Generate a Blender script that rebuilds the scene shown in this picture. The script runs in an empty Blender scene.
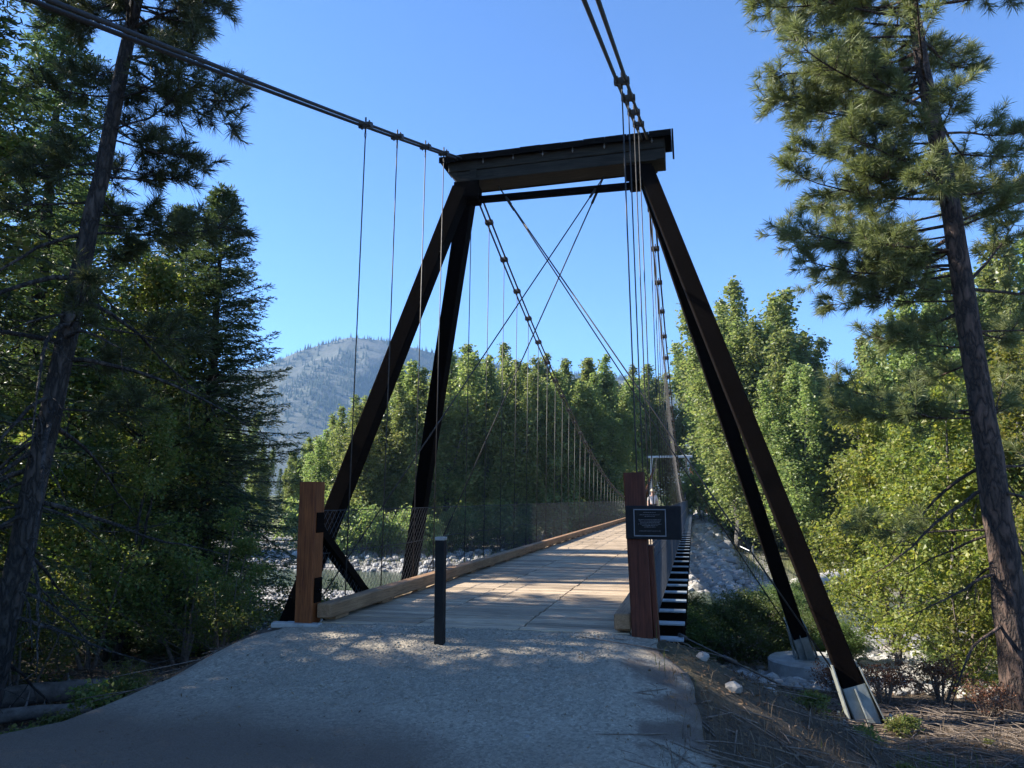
import bpy, math, random
import numpy as np
from mathutils import Vector, Matrix
S = bpy.context.scene
COL = S.collection
R = math.radians
# ------------------------------------------------------------------ camera, sky, sun, exposure
cam = bpy.data.objects.new('camera', bpy.data.cameras.new('camera')); COL.objects.link(cam)
cam.data.sensor_width = 36; cam.data.lens = 769/1024*36
cam.data.clip_start = .05; cam.data.clip_end = 9000
PITCH = R(8.457)
cam.location = (0, 0, 0); cam.rotation_euler = (math.pi/2+PITCH, 0, 0)
S.camera = cam
SUN_AZ, SUN_EL = R(-77), R(35)
sunvec = Vector((math.sin(SUN_AZ)*math.cos(SUN_EL), math.cos(SUN_AZ)*math.cos(SUN_EL), math.sin(SUN_EL)))
W = bpy.data.worlds.new('World'); S.world = W; W.use_nodes = True
nt = W.node_tree
sky = nt.nodes.new('ShaderNodeTexSky'); sky.sky_type = 'NISHITA'; sky.sun_disc = False
sky.sun_elevation = SUN_EL; sky.sun_rotation = SUN_AZ % (2*math.pi)
sky.air_density = 1.0; sky.dust_density = 0; sky.ozone_density = 10; sky.altitude = 1500
nt.links.new(sky.outputs[0], nt.nodes['Background'].inputs[0]); nt.nodes['Background'].inputs[1].default_value = .093
sl = bpy.data.lights.new('sun', 'SUN'); sl.energy = 5.0; sl.angle = R(.53); sl.color = (1, .93, .82)
sun = bpy.data.objects.new('sun', sl); COL.objects.link(sun)
sun.rotation_euler = (-sunvec).to_track_quat('-Z', 'Y').to_euler()
S.view_settings.view_transform = 'Standard'; S.view_settings.look = 'None'
S.view_settings.exposure = 1.68; S.view_settings.gamma = 1; S.view_settings.use_curve_mapping = False
S.render.engine = 'CYCLES'
try:
    S.cycles.max_bounces = 9; S.cycles.diffuse_bounces = 5; S.cycles.transmission_bounces = 4; S.cycles.glossy_bounces = 2
    S.cycles.volume_bounces = 0; S.cycles.use_denoising = True
    S.cycles.sample_clamp_indirect = 10
except Exception: pass
# ------------------------------------------------------------------ frames and helpers
YAW = R(13.103); OX, OY = .69, 12.28
DV = np.array([math.sin(YAW), math.cos(YAW)]); RV = np.array([math.cos(YAW), -math.sin(YAW)])
DECK = -1.2
def wl(x, y):                                    # world -> bridge frame (across, along)
    dx, dy = x-OX, y-OY
    return dx*RV[0]+dy*RV[1], dx*DV[0]+dy*DV[1]
def xy(w, l): return OX+w*RV[0]+l*DV[0], OY+w*RV[1]+l*DV[1]
def pix(px, py, D):                              # point on the photo's ray at ground distance D (along world y)
    a, b = (px-512)/769, (384-py)/769; c, s = math.cos(PITCH), math.sin(PITCH)
    v = np.array([a, c-b*s, s+b*c]); return v*(D/v[1])
def vnoise(x, y, seed=0):
    x = np.asarray(x, float); y = np.asarray(y, float)
    xi = np.floor(x).astype(np.int64); yi = np.floor(y).astype(np.int64); fx = x-xi; fy = y-yi
    fx = fx*fx*(3-2*fx); fy = fy*fy*(3-2*fy)
    def h(i, j):
        n = (i*374761393+j*668265263+seed*1442695041) & 0x7fffffff
        n = (n ^ (n >> 13))*1274126177 & 0x7fffffff
        return ((n ^ (n >> 16)) & 0xffff)/65535.
    return (h(xi, yi)*(1-fx)+h(xi+1, yi)*fx)*(1-fy)+(h(xi, yi+1)*(1-fx)+h(xi+1, yi+1)*fx)*fy
def fbm(x, y, o=4, seed=0):
    t = 0; a = .5
    for k in range(o): t = t+a*(vnoise(x*2**k, y*2**k, seed+k)-.5); a *= .5
    return t
def smooth(a, b, x):
    t = np.clip((np.asarray(x, float)-a)/(b-a), 0, 1); return t*t*(3-2*t)
class MB:
    def __init__(s): s.v = []; s.f = []; s.m = []; s.n = 0; s.sm = []
    def add(s, v, f, mi=0, sm=False):
        v = np.asarray(v, float).reshape(-1, 3); f = np.asarray(f, np.int64)
        s.v.append(v); s.f.append(f+s.n); s.m.append(mi); s.sm.append(sm); s.n += len(v); return s
    def box(s, lo, hi, mi=0):
        (a, b, c), (d, e, f) = lo, hi
        return s.add([(a,b,c),(d,b,c),(d,e,c),(a,e,c),(a,b,f),(d,b,f),(d,e,f),(a,e,f)],
                     [(3,2,1,0),(4,5,6,7),(0,1,5,4),(1,2,6,5),(2,3,7,6),(3,0,4,7)], mi)
    def cbox(s, lo, hi, ch=.008, mi=0):          # box with chamfered edges
        lo = np.array(lo, float); hi = np.array(hi, float); V = []; idx = {}
        for sx in (0, 1):
            for sy in (0, 1):
                for sz in (0, 1):
                    for ax in range(3):
                        p = [(lo, hi)[q][i] for i, q in enumerate((sx, sy, sz))]
                        for i, q in enumerate((sx, sy, sz)):
                            if i != ax: p[i] += ch*(1-2*q)
                        idx[(sx, sy, sz, ax)] = len(V); V.append(p)
        Q = []; T = []
        for ax in range(3):
            o = [i for i in range(3) if i != ax]
            for q in (0, 1):
                ring = []
                for a, b in ((0,0),(1,0),(1,1),(0,1)):
                    k = [0,0,0]; k[ax] = q; k[o[0]] = a; k[o[1]] = b; ring.append(idx[(*k, ax)])
                flip = (q == 0) ^ (ax == 1)
                Q.append(ring[::-1] if flip else ring)
        for ax in range(3):
            o = [i for i in range(3) if i != ax]
            for a in (0, 1):
                for b in (0, 1):
                    k0 = [0,0,0]; k0[o[0]] = a; k0[o[1]] = b; k1 = list(k0); k1[ax] = 1
                    Q.append([idx[(*k0, o[0])], idx[(*k1, o[0])], idx[(*k1, o[1])], idx[(*k0, o[1])]])
        for c in [(x,y,z) for x in (0,1) for y in (0,1) for z in (0,1)]: T.append([idx[(*c, i)] for i in range(3)])
        s.add(V, Q, mi); n0 = s.n-len(V); s.f.append(np.array(T)+n0); s.v.append(np.zeros((0,3))); s.m.append(mi); s.sm.append(False)
        return s
    def beam(s, p0, p1, a, b, up=(0,1,0), mi=0, a1=None, b1=None):   # rectangular bar p0->p1, size a (side) x b (along up)
        p0 = np.array(p0, float); p1 = np.array(p1, float); t = p1-p0; t /= np.linalg.norm(t)
        u = np.array(up, float); u -= t*(u@t); u /= np.linalg.norm(u); q = np.cross(t, u)
        V = []
        for p, aa, bb in ((p0, a, b), (p1, a1 or a, b1 or b)):
            c = min(aa, bb)*.05
            for i, j in ((-1,-1),(1,-1),(1,1),(-1,1)):
                for di, dj in (((0,1),(1,0)) if i*j > 0 else ((1,0),(0,1))):
                    V.append(p+q*i*(aa/2-c*di)+u*j*(bb/2-c*dj))
        k = 8; F = [(i, (i+1) % k, k+(i+1) % k, k+i) for i in range(k)]
        s.add(V, F, mi); n0 = s.n-16
        s.v.append(np.zeros((0,3))); s.f.append(np.array([[7,6,5,4,3,2,1,0],[8,9,10,11,12,13,14,15]])+n0); s.m.append(mi); s.sm.append(False)
        return s
    def tube(s, P, rad, k=8, mi=0, sm=True, noise=0, seed=0, cap=True):
        P = np.asarray(P, float); n = len(P); rad = np.broadcast_to(rad, (n,)).astype(float)
        T = np.gradient(P, axis=0); T /= np.linalg.norm(T, axis=1)[:, None]+1e-12
        u = np.array([1,0,0.]) if abs(T[0][0]) < .8 else np.array([0,1,0.])
        ang = np.arange(k)*2*np.pi/k; V = np.zeros((n, k, 3)); rs = np.random.RandomState(seed)
        for i in range(n):
            u = u-T[i]*(u@T[i]); u /= np.linalg.norm(u); q = np.cross(T[i], u)
            rr = rad[i]*(1+(noise*(rs.rand(k)-.5) if noise else 0))
            V[i] = P[i]+(np.cos(ang)*rr)[:, None]*u+(np.sin(ang)*rr)[:, None]*q
        i, j = np.meshgrid(np.arange(n-1), np.arange(k), indexing='ij'); j2 = (j+1) % k
        F = np.stack([i*k+j, i*k+j2, (i+1)*k+j2, (i+1)*k+j], -1).reshape(-1, 4)
        s.add(V.reshape(-1, 3), F, mi, sm)
        if cap:
            n0 = s.n-n*k
            s.v.append(np.zeros((0,3))); s.f.append(np.array([list(range(k))[::-1], [(n-1)*k+a for a in range(k)]])+n0); s.m.append(mi); s.sm.append(False)
        return s
    def mesh(s, name, mats, off=None):
        me = bpy.data.meshes.new(name)
        V = np.concatenate(s.v) if s.v else np.zeros((0,3))
        if off is not None: V = V-np.asarray(off)
        F = [f for f in s.f if len(f)]
        MI = [np.full(len(f), m) for f, m in zip(s.f, s.m) if len(f)]; SM = [np.full(len(f), q) for f, q in zip(s.f, s.sm) if len(f)]
        cnt = np.concatenate([np.full(len(f), f.shape[1]) for f in F]); lv = np.concatenate([f.ravel() for f in F])
        me.vertices.add(len(V)); me.vertices.foreach_set('co', V.astype(np.float32).ravel())
        me.loops.add(len(lv)); me.loops.foreach_set('vertex_index', lv.astype(np.int32))
        me.polygons.add(len(cnt)); st = np.zeros(len(cnt), np.int32); st[1:] = np.cumsum(cnt)[:-1]
        me.polygons.foreach_set('loop_start', st)
        for m in (mats if isinstance(mats, (list, tuple)) else [mats]): me.materials.append(m)
        me.polygons.foreach_set('material_index', np.concatenate(MI).astype(np.int32))
        me.polygons.foreach_set('use_smooth', np.concatenate(SM).astype(bool))
        me.update(calc_edges=True); me.validate()
        return me
def link(name, me, parent=None):
    o = bpy.data.objects.new(name, me); COL.objects.link(o)
    if parent: o.parent = parent
    return o
def tag(o, label=None, cat=None, group=None, kind=None):
    if label: o['label'] = label
    if cat: o['category'] = cat
    if group: o['group'] = group
    if kind: o['kind'] = kind
    return o
class Thing:                                     # an Empty at a thing's base; parts are built in bridge or world coordinates and shifted
    def __init__(s, name, label, cat, base, bridge=True, group=None):
        s.o = bpy.data.objects.new(name, None); COL.objects.link(s.o); s.o.empty_display_size = .3
        s.base = np.array(base, float)
        if bridge:
            x, y = xy(base[0], base[1]); s.o.location = (x, y, base[2]); s.o.rotation_euler = (0, 0, -YAW)
        else: s.o.location = base
        tag(s.o, label, cat, group)
    def part(s, name, mb, mat, parent=None, label=None):
        o = link(name, mb.mesh(name, mat, s.base), parent or s.o)
        if label: o['label'] = label
        return o
def copy_tree(o, parent=None):
    c = o.copy(); COL.objects.link(c); c.parent = parent
    for ch in list(o.children): copy_tree(ch, c)
    return c
# ------------------------------------------------------------------ materials
def M(name):
    m = bpy.data.materials.new(name); m.use_nodes = True; n = m.node_tree
    return m, n, n.nodes['Principled BSDF'], n.nodes['Material Output']
def N(n, t, **k):
    x = n.nodes.new('ShaderNode'+t)
    for a, b in k.items():
        if a.startswith('i_'):
            key = a[2:]; key = int(key) if key.isdigit() else key
            x.inputs[key].default_value = b
        else: setattr(x, a, b)
    return x
def ramp(n, fac, stops, interp='LINEAR'):
    r = N(n, 'ValToRGB'); r.color_ramp.interpolation = interp
    e = r.color_ramp.elements
    while len(e) < len(stops): e.new(.5)
    for el, (p, c) in zip(e, stops): el.position = p; el.color = (*c, 1)
    n.links.new(fac, r.inputs[0]); return r.outputs[0]
def coords(n, scale=(1,1,1), kind='Object'):
    tc = N(n, 'TexCoord'); mp = N(n, 'Mapping'); mp.inputs['Scale'].default_value = scale
    n.links.new(tc.outputs[kind], mp.inputs[0]); return mp.outputs[0]
def noise(n, vec, scale, detail=5, rough=.6, dist=0):
    t = N(n, 'TexNoise'); t.inputs['Scale'].default_value = scale; t.inputs['Detail'].default_value = detail
    t.inputs['Roughness'].default_value = rough; t.inputs['Distortion'].default_value = dist
    if vec is not None: n.links.new(vec, t.inputs['Vector'])
    return t.outputs['Fac']
def mixc(n, fac, a, b, mode='MIX'):
    x = N(n, 'Mix', data_type='RGBA', blend_type=mode)
    for i, v in ((0, fac), (6, a), (7, b)):
        if hasattr(v, 'is_output'): n.links.new(v, x.inputs[i])
        else: x.inputs[i].default_value = v if i == 0 else (*v, 1)
    return x.outputs[2]
def bump(n, p, h, strength=.5, dist=.02):
    b = N(n, 'Bump'); b.inputs['Strength'].default_value = strength; b.inputs['Distance'].default_value = dist
    n.links.new(h, b.inputs['Height']); n.links.new(b.outputs[0], p.inputs['Normal'])
def wood(name, dark, light, grain=(14, 1.2, 14), rough=.7, bs=.5, island=.0):
    m, n, p, o = M(name); v = coords(n, grain); f = noise(n, v, 2.2, 8, .65, .6)
    c = ramp(n, f, [(.3, dark), (.72, light)])
    f2 = noise(n, coords(n, (1,1,1)), 1.7, 3)
    c = mixc(n, ramp(n, f2, [(.35, (0,0,0)), (.75, (.5,.5,.5))]), c, tuple(x*.55 for x in dark))
    f4 = noise(n, coords(n, tuple(q*(.35 if q < 2 else 1.6) for q in grain)), 3.1, 3, .5, .3)
    ck = ramp(n, f4, [(.475, (0,0,0)), (.5, (.85,.85,.85)), (.525, (0,0,0))]); c = mixc(n, ck, c, tuple(x*.3 for x in dark))
    if island:
        g = N(n, 'NewGeometry'); hs = N(n, 'HueSaturation'); mr = N(n, 'MapRange'); mr.inputs[3].default_value = 1-island; mr.inputs[4].default_value = 1+island
        n.links.new(g.outputs['Random Per Island'], mr.inputs[0]); n.links.new(mr.outputs[0], hs.inputs['Value']); n.links.new(c, hs.inputs['Color']); c = hs.outputs[0]
    n.links.new(c, p.inputs['Base Color']); p.inputs['Roughness'].default_value = rough; p.inputs['Specular IOR Level'].default_value = .22; bump(n, p, f, bs, .01); return m
def plain(name, c1, c2, scale=6, rough=.6, metal=0, bs=.3, bd=.01, detail=6):
    m, n, p, o = M(name); f = noise(n, coords(n), scale, detail, .65)
    n.links.new(ramp(n, f, [(.3, c1), (.7, c2)]), p.inputs['Base Color']); p.inputs['Roughness'].default_value = rough
    p.inputs['Metallic'].default_value = metal; p.inputs['Specular IOR Level'].default_value = .25; bump(n, p, f, bs, bd); return m
def leafmat(name, cols, trans=.35, rough=.5, tcol=None):
    m, n, p, o = M(name); g = N(n, 'NewGeometry'); oi = N(n, 'ObjectInfo')
    c = ramp(n, g.outputs['Random Per Island'], [(i/(len(cols)-1), k) for i, k in enumerate(cols)])
    hs = N(n, 'HueSaturation'); mr = N(n, 'MapRange'); mr.inputs[3].default_value = .75; mr.inputs[4].default_value = 1.25
    n.links.new(oi.outputs['Random'], mr.inputs[0]); n.links.new(mr.outputs[0], hs.inputs['Value'])
    m2 = N(n, 'MapRange'); m2.inputs[3].default_value = .485; m2.inputs[4].default_value = .515
    n.links.new(oi.outputs['Random'], m2.inputs[0]); n.links.new(m2.outputs[0], hs.inputs['Hue'])
    n.links.new(c, hs.inputs['Color']); n.links.new(hs.outputs[0], p.inputs['Base Color']); p.inputs['Roughness'].default_value = rough
    p.inputs['Specular IOR Level'].default_value = .35
    t = N(n, 'BsdfTranslucent'); hs2 = N(n, 'HueSaturation'); hs2.inputs['Saturation'].default_value = 1.15; hs2.inputs['Value'].default_value = 1.5
    n.links.new(hs.outputs[0], hs2.inputs['Color']); n.links.new(hs2.outputs[0], t.inputs[0])
    x = N(n, 'MixShader'); x.inputs[0].default_value = trans
    n.links.new(p.outputs[0], x.inputs[1]); n.links.new(t.outputs[0], x.inputs[2]); n.links.new(x.outputs[0], o.inputs[0]); return m
def barkmat(name, crack, plate, plate2, sc=9):
    m, n, p, o = M(name); v = coords(n, (1, 1, .35)); vo = N(n, 'TexVoronoi', feature='DISTANCE_TO_EDGE'); vo.inputs['Scale'].default_value = sc
    ns = N(n, 'TexNoise'); ns.inputs['Scale'].default_value = 7; ns.inputs['Detail'].default_value = 8
    n.links.new(v, ns.inputs['Vector']); ad = N(n, 'MixRGB'); ad.inputs[0].default_value = .3
    n.links.new(v, ad.inputs[1]); n.links.new(ns.outputs['Color'], ad.inputs[2]); n.links.new(ad.outputs[0], vo.inputs['Vector'])
    c = ramp(n, vo.outputs['Distance'], [(.0, crack), (.07, tuple(.5*a+.5*b for a, b in zip(crack, plate))), (.2, plate), (.5, plate2)])
    f = noise(n, v, 14, 8, .7); c = mixc(n, ramp(n, f, [(.4, (0,0,0)), (.7, (.6,.6,.6))]), c, crack)
    n.links.new(c, p.inputs['Base Color']); p.inputs['Roughness'].default_value = .9
    h = N(n, 'Math', operation='ADD'); n.links.new(ramp(n, vo.outputs['Distance'], [(0, (0,0,0)), (.2, (1,1,1))]), h.inputs[0]); n.links.new(f, h.inputs[1])
    bump(n, p, h.outputs[0], .9, .03); return m
mt = {}
mt['tower'] = wood('dark_creosoted_timber', (.0035,.0026,.0022), (.010,.0066,.005), rough=.75)
mt['beam'] = wood('weathered_dark_timber', (.014,.0125,.009), (.062,.054,.038), grain=(1.2,14,14), rough=.7)
mt['roof'] = wood('black_cap_board', (.004,.004,.004), (.012,.011,.010), grain=(1.2,14,14))
mt['plank'] = wood('deck_plank', (.27,.20,.132), (.57,.445,.305), grain=(1.0,16,16), rough=.75, island=.36)
mt['curb'] = wood('curb_timber', (.22,.12,.06), (.42,.26,.14), grain=(14,1.0,14), rough=.7)
mt['post_o'] = wood('orange_stained_timber', (.10,.026,.008), (.33,.108,.030), grain=(16,16,1.1), rough=.6)
mt['post_r'] = wood('red_brown_stained_timber', (.055,.015,.009), (.155,.046,.024), grain=(16,16,1.1), rough=.6)
mt['steel'] = plain('galvanised_steel', (.28,.29,.30), (.45,.46,.47), 8, .45, .7, .1)
mt['shoe'] = plain('weathered_shoe_plate', (.20,.22,.20), (.34,.36,.33), 7, .6, .3, .2)
mt['cable'] = plain('dark_wire_rope', (.025,.025,.027), (.06,.06,.06), 60, .6, .2, .3, .002)
mt['rod'] = plain('steel_rod', (.035,.033,.032), (.08,.075,.07), 20, .5, .3, .1)
mt['wire'] = plain('chain_link_wire', (.045,.045,.045), (.10,.10,.10), 30, .5, .3, .0)
mt['conc'] = plain('weathered_concrete', (.24,.24,.22), (.42,.41,.38), 5, .9, 0, .5, .02, 10)
mt['black'] = plain('black_bollard_paint', (.005,.005,.005), (.014,.0135,.012), 12, .75)
mt['refl'] = plain('white_reflector_band', (.22,.21,.19), (.36,.345,.31), 12, .4)
mt['signb'] = plain('dark_sign_board', (.005,.005,.006), (.012,.012,.014), 14, .7)
mt['signl'] = plain('pale_engraving', (.15,.15,.16), (.22,.22,.23), 14, .6)
mt['white'] = plain('white_steel_paint', (.62,.64,.66), (.78,.80,.80), 4, .45)
mt['graytop'] = plain('grey_flashing', (.20,.23,.25), (.36,.40,.42), 9, .5, .4, .1)
mt['rock'] = None
mt['skin'] = plain('skin', (.45,.27,.19), (.55,.34,.25), 20, .6)
mt['hat'] = plain('straw_hat', (.42,.33,.2), (.6,.5,.33), 40, .8)
mt['shirt'] = plain('pale_shirt', (.4,.38,.36), (.55,.52,.5), 20, .9)
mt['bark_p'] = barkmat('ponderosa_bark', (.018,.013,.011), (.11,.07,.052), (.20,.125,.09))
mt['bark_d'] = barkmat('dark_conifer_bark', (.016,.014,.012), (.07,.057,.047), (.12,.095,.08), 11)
mt['bark_c'] = barkmat('grey_cottonwood_bark', (.05,.045,.04), (.17,.16,.14), (.30,.28,.25), 12)
mt['twig'] = plain('bare_twig', (.08,.064,.05), (.24,.19,.15), 30, .9)
mt['drift'] = plain('bleached_driftwood', (.26,.24,.21), (.48,.45,.40), 9, .85, 0, .5)
mt['log'] = plain('grey_fallen_log', (.07,.06,.05), (.22,.19,.16), 9, .9, 0, .7, .02)
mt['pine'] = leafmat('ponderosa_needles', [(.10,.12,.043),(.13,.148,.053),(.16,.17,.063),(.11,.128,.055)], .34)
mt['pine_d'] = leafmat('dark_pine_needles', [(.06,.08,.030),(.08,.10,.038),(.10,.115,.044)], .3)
mt['fir'] = leafmat('fir_needles', [(.05,.078,.031),(.072,.104,.041),(.10,.128,.05)], .3)
mt['cotton'] = leafmat('cottonwood_leaves', [(.125,.17,.058),(.165,.21,.07),(.20,.235,.082),(.25,.26,.105)], .48, .4)
mt['alder'] = leafmat('alder_leaves', [(.11,.14,.035),(.15,.175,.043),(.19,.20,.05),(.25,.23,.06)], .45, .42)
mt['understory'] = leafmat('understory_leaves', [(.085,.12,.03),(.12,.155,.038),(.155,.175,.045),(.22,.19,.06)], .42, .45)
mt['willow'] = leafmat('willow_leaves', [(.075,.11,.032),(.10,.14,.042),(.13,.17,.05)], .38)
mt['dead'] = leafmat('dry_brown_leaves', [(.10,.045,.022),(.16,.075,.035),(.2,.11,.05)], .25, .8)
mt['grass'] = leafmat('green_grass_blades', [(.06,.085,.025),(.1,.12,.035),(.17,.16,.06)], .3, .7)
mt['drygrass'] = leafmat('dry_grass_blades', [(.07,.05,.028),(.13,.095,.055),(.22,.165,.10),(.06,.045,.03)], .2, .8)
mt['litter'] = leafmat('fallen_leaf_litter', [(.08,.05,.03),(.17,.105,.055),(.27,.18,.095),(.05,.037,.025)], .1, .9)
def rockmat():
    m, n, p, o = M('river_cobble'); g = N(n, 'NewGeometry')
    c = ramp(n, g.outputs['Random Per Island'], [(0, (.20,.19,.18)), (.3, (.34,.33,.31)), (.6, (.28,.26,.23)), (.85, (.46,.45,.43)), (1, (.24,.20,.17))])
    f = noise(n, coords(n), 22, 6, .7); c = mixc(n, ramp(n, f, [(.4, (0,0,0)), (.75, (.45,.45,.45))]), c, (.12,.115,.10))
    n.links.new(c, p.inputs['Base Color']); p.inputs['Roughness'].default_value = .85; bump(n, p, f, .4, .01); return m
mt['rock'] = rockmat()
mt['stone'] = plain('gravel_stone', (.15,.138,.11), (.36,.33,.27), 90, .95, 0, .3, .003)
for k in ('tower', 'roof'):
    p_ = mt[k].node_tree.nodes['Principled BSDF']; p_.inputs['Specular IOR Level'].default_value = .04; p_.inputs['Roughness'].default_value = .9
# ------------------------------------------------------------------ terrain
PL = [-60, -20, -12, -9, -7, -5, 200]
def path_z(l): return np.interp(l, PL, [-1.7, -1.65, -1.62, -1.58, -1.43, -1.205, -1.205])
def path_edges(l):
    return (np.interp(l, [-40, -14, -11, -8.6, -7.4, -6.2, -5], [-9, -7.5, -5.5, -2.9, -1.95, -1.75, -1.85]),
            np.interp(l, [-40, -14, -10, -7, -5], [8.5, 5.5, 2.9, 1.92, 1.80]))
def ground(w, l):
    w = np.asarray(w, float); l = np.asarray(l, float)
    sh = 4.0*np.tanh((-w-4)/14)                  # river bends away on the left
    l2 = np.where(l > 4, l-(sh+4)*smooth(4, 16, l), l)
    base = np.interp(l2, [-60, -20, -8, -1, 4, 8, 12, 15, 17, 23, 26, 36, 46, 58, 75, 200, 2000],
                     [-1.8, -1.9, -2.3, -2.66, -3.38, -3.62, -3.85, -4.15, -4.7, -4.75, -4.1, -3.95, -3.4, -2.9, -2.4, -1.5, 12])
    base = base+.25*fbm(w*.16, l*.16, 4, 3)+.08*fbm(w*.9, l*.9, 3, 9)
    # riprap spur right of the bridge on the far side
    spur = np.exp(-((w-2.8)/1.9)**2)*smooth(27, 46, l)*smooth(90, 70, l)*1.25
    base = base+spur
    le, re = path_edges(l)
    e = np.maximum(np.maximum(le-w, w-re), 0); e = np.hypot(e, np.maximum(l+5.0, 0)*1.15)
    emb = path_z(l)-.035-np.where(e < .35, e*e*.72, .088+(e-.35)*.52)+.16*fbm(w*.8, l*.8, 4, 5)*smooth(.1, .9, e)
    k = .18; hh = np.clip(.5+.5*(emb-base)/k, 0, 1)
    return base*(1-hh)+emb*hh+k*hh*(1-hh)
def gz(x, y):
    w, l = wl(np.asarray(x, float), np.asarray(y, float)); return ground(w, l)
def gpt(x, y, dz=0): return (x, y, float(gz(x, y))+dz)
def axis(lo, hi, fine_lo, fine_hi, st, g=1.13):
    a = list(np.arange(fine_lo, fine_hi, st)); s = st
    while a[-1] < hi: s = min(s*g, 120); a.append(a[-1]+s)
    s = st; b = [fine_lo]
    while b[-1] > lo: s = min(s*g, 120); b.append(b[-1]-s)
    return np.array(b[:0:-1]+a)
wa = axis(-1650, 1650, -14, 13, .16, 1.09); la = axis(-900, 1650, -9, 14, .16, 1.07)
WW, LL = np.meshgrid(wa, la, indexing='ij'); HH = ground(WW, LL)
XX, YY = xy(WW, LL); nw, nl = WW.shape
V = np.stack([XX, YY, HH], -1).reshape(-1, 3)
i, j = np.meshgrid(np.arange(nw-1), np.arange(nl-1), indexing='ij')
F = np.stack([i*nl+j, (i+1)*nl+j, (i+1)*nl+j+1, i*nl+j+1], -1).reshape(-1, 4)
tm = MB().add(V, F, 0, True)
def terrain_mat():
    m, n, p, o = M('forest_floor'); v = coords(n)
    at = N(n, 'Attribute'); at.attribute_name = 'cover'; sp = N(n, 'SeparateColor'); n.links.new(at.outputs['Color'], sp.inputs[0])
    f = noise(n, v, 1.6, 8, .65); f2 = noise(n, v, 24, 6, .7)
    soil = ramp(n, f, [(.3, (.045,.034,.025)), (.52, (.10,.076,.054)), (.75, (.18,.135,.095))])
    soil = mixc(n, ramp(n, f2, [(.42, (0,0,0)), (.62, (.75,.75,.75))]), soil, (.035,.026,.019))
    vo = N(n, 'TexVoronoi'); vo.inputs['Scale'].default_value = 4.5; n.links.new(v, vo.inputs['Vector'])
    gr = ramp(n, vo.outputs['Color'], [(.0, (.19,.18,.17)), (.5, (.33,.32,.30)), (1, (.45,.44,.42))])
    gr = mixc(n, ramp(n, vo.outputs['Distance'], [(.35, (0,0,0)), (.7, (.8,.8,.8))]), gr, (.09,.085,.075))
    gs = ramp(n, f, [(.3, (.06,.08,.025)), (.6, (.13,.14,.05)), (.8, (.22,.20,.09))])
    sand = ramp(n, f2, [(.3, (.26,.21,.15)), (.7, (.40,.33,.25))])
    c = mixc(n, sp.outputs[1], soil, gs); c = mixc(n, sp.outputs[0], c, gr); c = mixc(n, sp.outputs[2], c, sand)
    n.links.new(c, p.inputs['Base Color']); p.inputs['Roughness'].default_value = .95
    p.inputs['Specular IOR Level'].default_value = .2
    a = N(n, 'Math', operation='MULTIPLY_ADD'); n.links.new(vo.outputs['Distance'], a.inputs[0]); n.links.new(sp.outputs[0], a.inputs[1]); n.links.new(f2, a.inputs[2])
    bump(n, p, a.outputs[0], .8, .06); return m
me = tm.mesh('ground', terrain_mat())
le, re = path_edges(LL)
nz = fbm(WW*.35, LL*.35, 4, 21)
shp = 4.0*np.tanh((-WW-4)/14); L2 = np.where(LL > 4, LL-(shp+4)*smooth(4, 16, LL), LL)
gravel = smooth(2.2, 4.2, L2+nz*4)*smooth(60, 46, L2+nz*8)*smooth(-70, -40, WW)*smooth(26, 9, WW+nz*10)
gravel = gravel*(1-smooth(23.5, 27, L2)*smooth(5.5, 8, WW))
gravel = np.maximum(gravel, smooth(1.9, 1.1, np.abs(WW-2.7+nz))*smooth(24, 27, LL)*smooth(62, 52, LL))
grass = np.clip(smooth(20, 30, L2)*(.9+nz*2)+smooth(.05, .3, nz)*.6, 0, 1)*(1-gravel)
sx, sy = XX-(-4.75), YY-10.9
sandm = smooth(1.25, .5, np.hypot(sx/1.5+nz, (sy-.35*sx)/1.35+nz*.6))*.95
att = me.color_attributes.new('cover', 'FLOAT_COLOR', 'POINT')
att.data.foreach_set('color', np.stack([gravel, grass, sandm, np.ones_like(grass)], -1).astype(np.float32).ravel())
g = link('ground', me); tag(g, kind='structure')
# gravel path sheet
lp = np.concatenate([np.arange(-26, -11, .3), np.arange(-11, -4.79, .055)]); us = np.linspace(0, 1, 96)
LP, UP = np.meshgrid(lp, us, indexing='ij'); le, re = path_edges(LP)
jag = .22*fbm(LP*1.1, UP*0, 4, 31); jag2 = .22*fbm(LP*1.1, UP*0+7, 4, 37)
tp = smooth(-5.1, -6.0, LP); jag = jag*tp-(1.0*smooth(-12, -9, LP))*tp; jag2 = jag2+.26*tp
WP = (le+jag)*(1-UP)+(re+jag2)*UP
ed = np.minimum(WP-le, re-WP)
ZP = path_z(LP)+.05*fbm(WP*.7, LP*.7, 3, 41)+.022*fbm(WP*5, LP*5, 3, 43)+.004
ZP = ZP-.03*smooth(.45, 0, ed); k = smooth(.12, -.12, ed); k = np.where(LP > -5.05, 0, k)
ZP = ZP*(1-k)+(ground(WP, np.minimum(LP, -5.05))+.010+.02*fbm(WP*5, LP*5, 3, 43))*k; ZP = np.where(LP < -5.05, np.maximum(ZP, ground(WP, LP)+.010), ZP); ZP = np.where((UP == 0) | (UP == 1), ZP-.2, ZP)
X, Y = xy(WP, LP); a, b = LP.shape
i, j = np.meshgrid(np.arange(a-1), np.arange(b-1), indexing='ij')
F = np.stack([i*b+j, (i+1)*b+j, (i+1)*b+j+1, i*b+j+1], -1).reshape(-1, 4)[:, ::-1]
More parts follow.
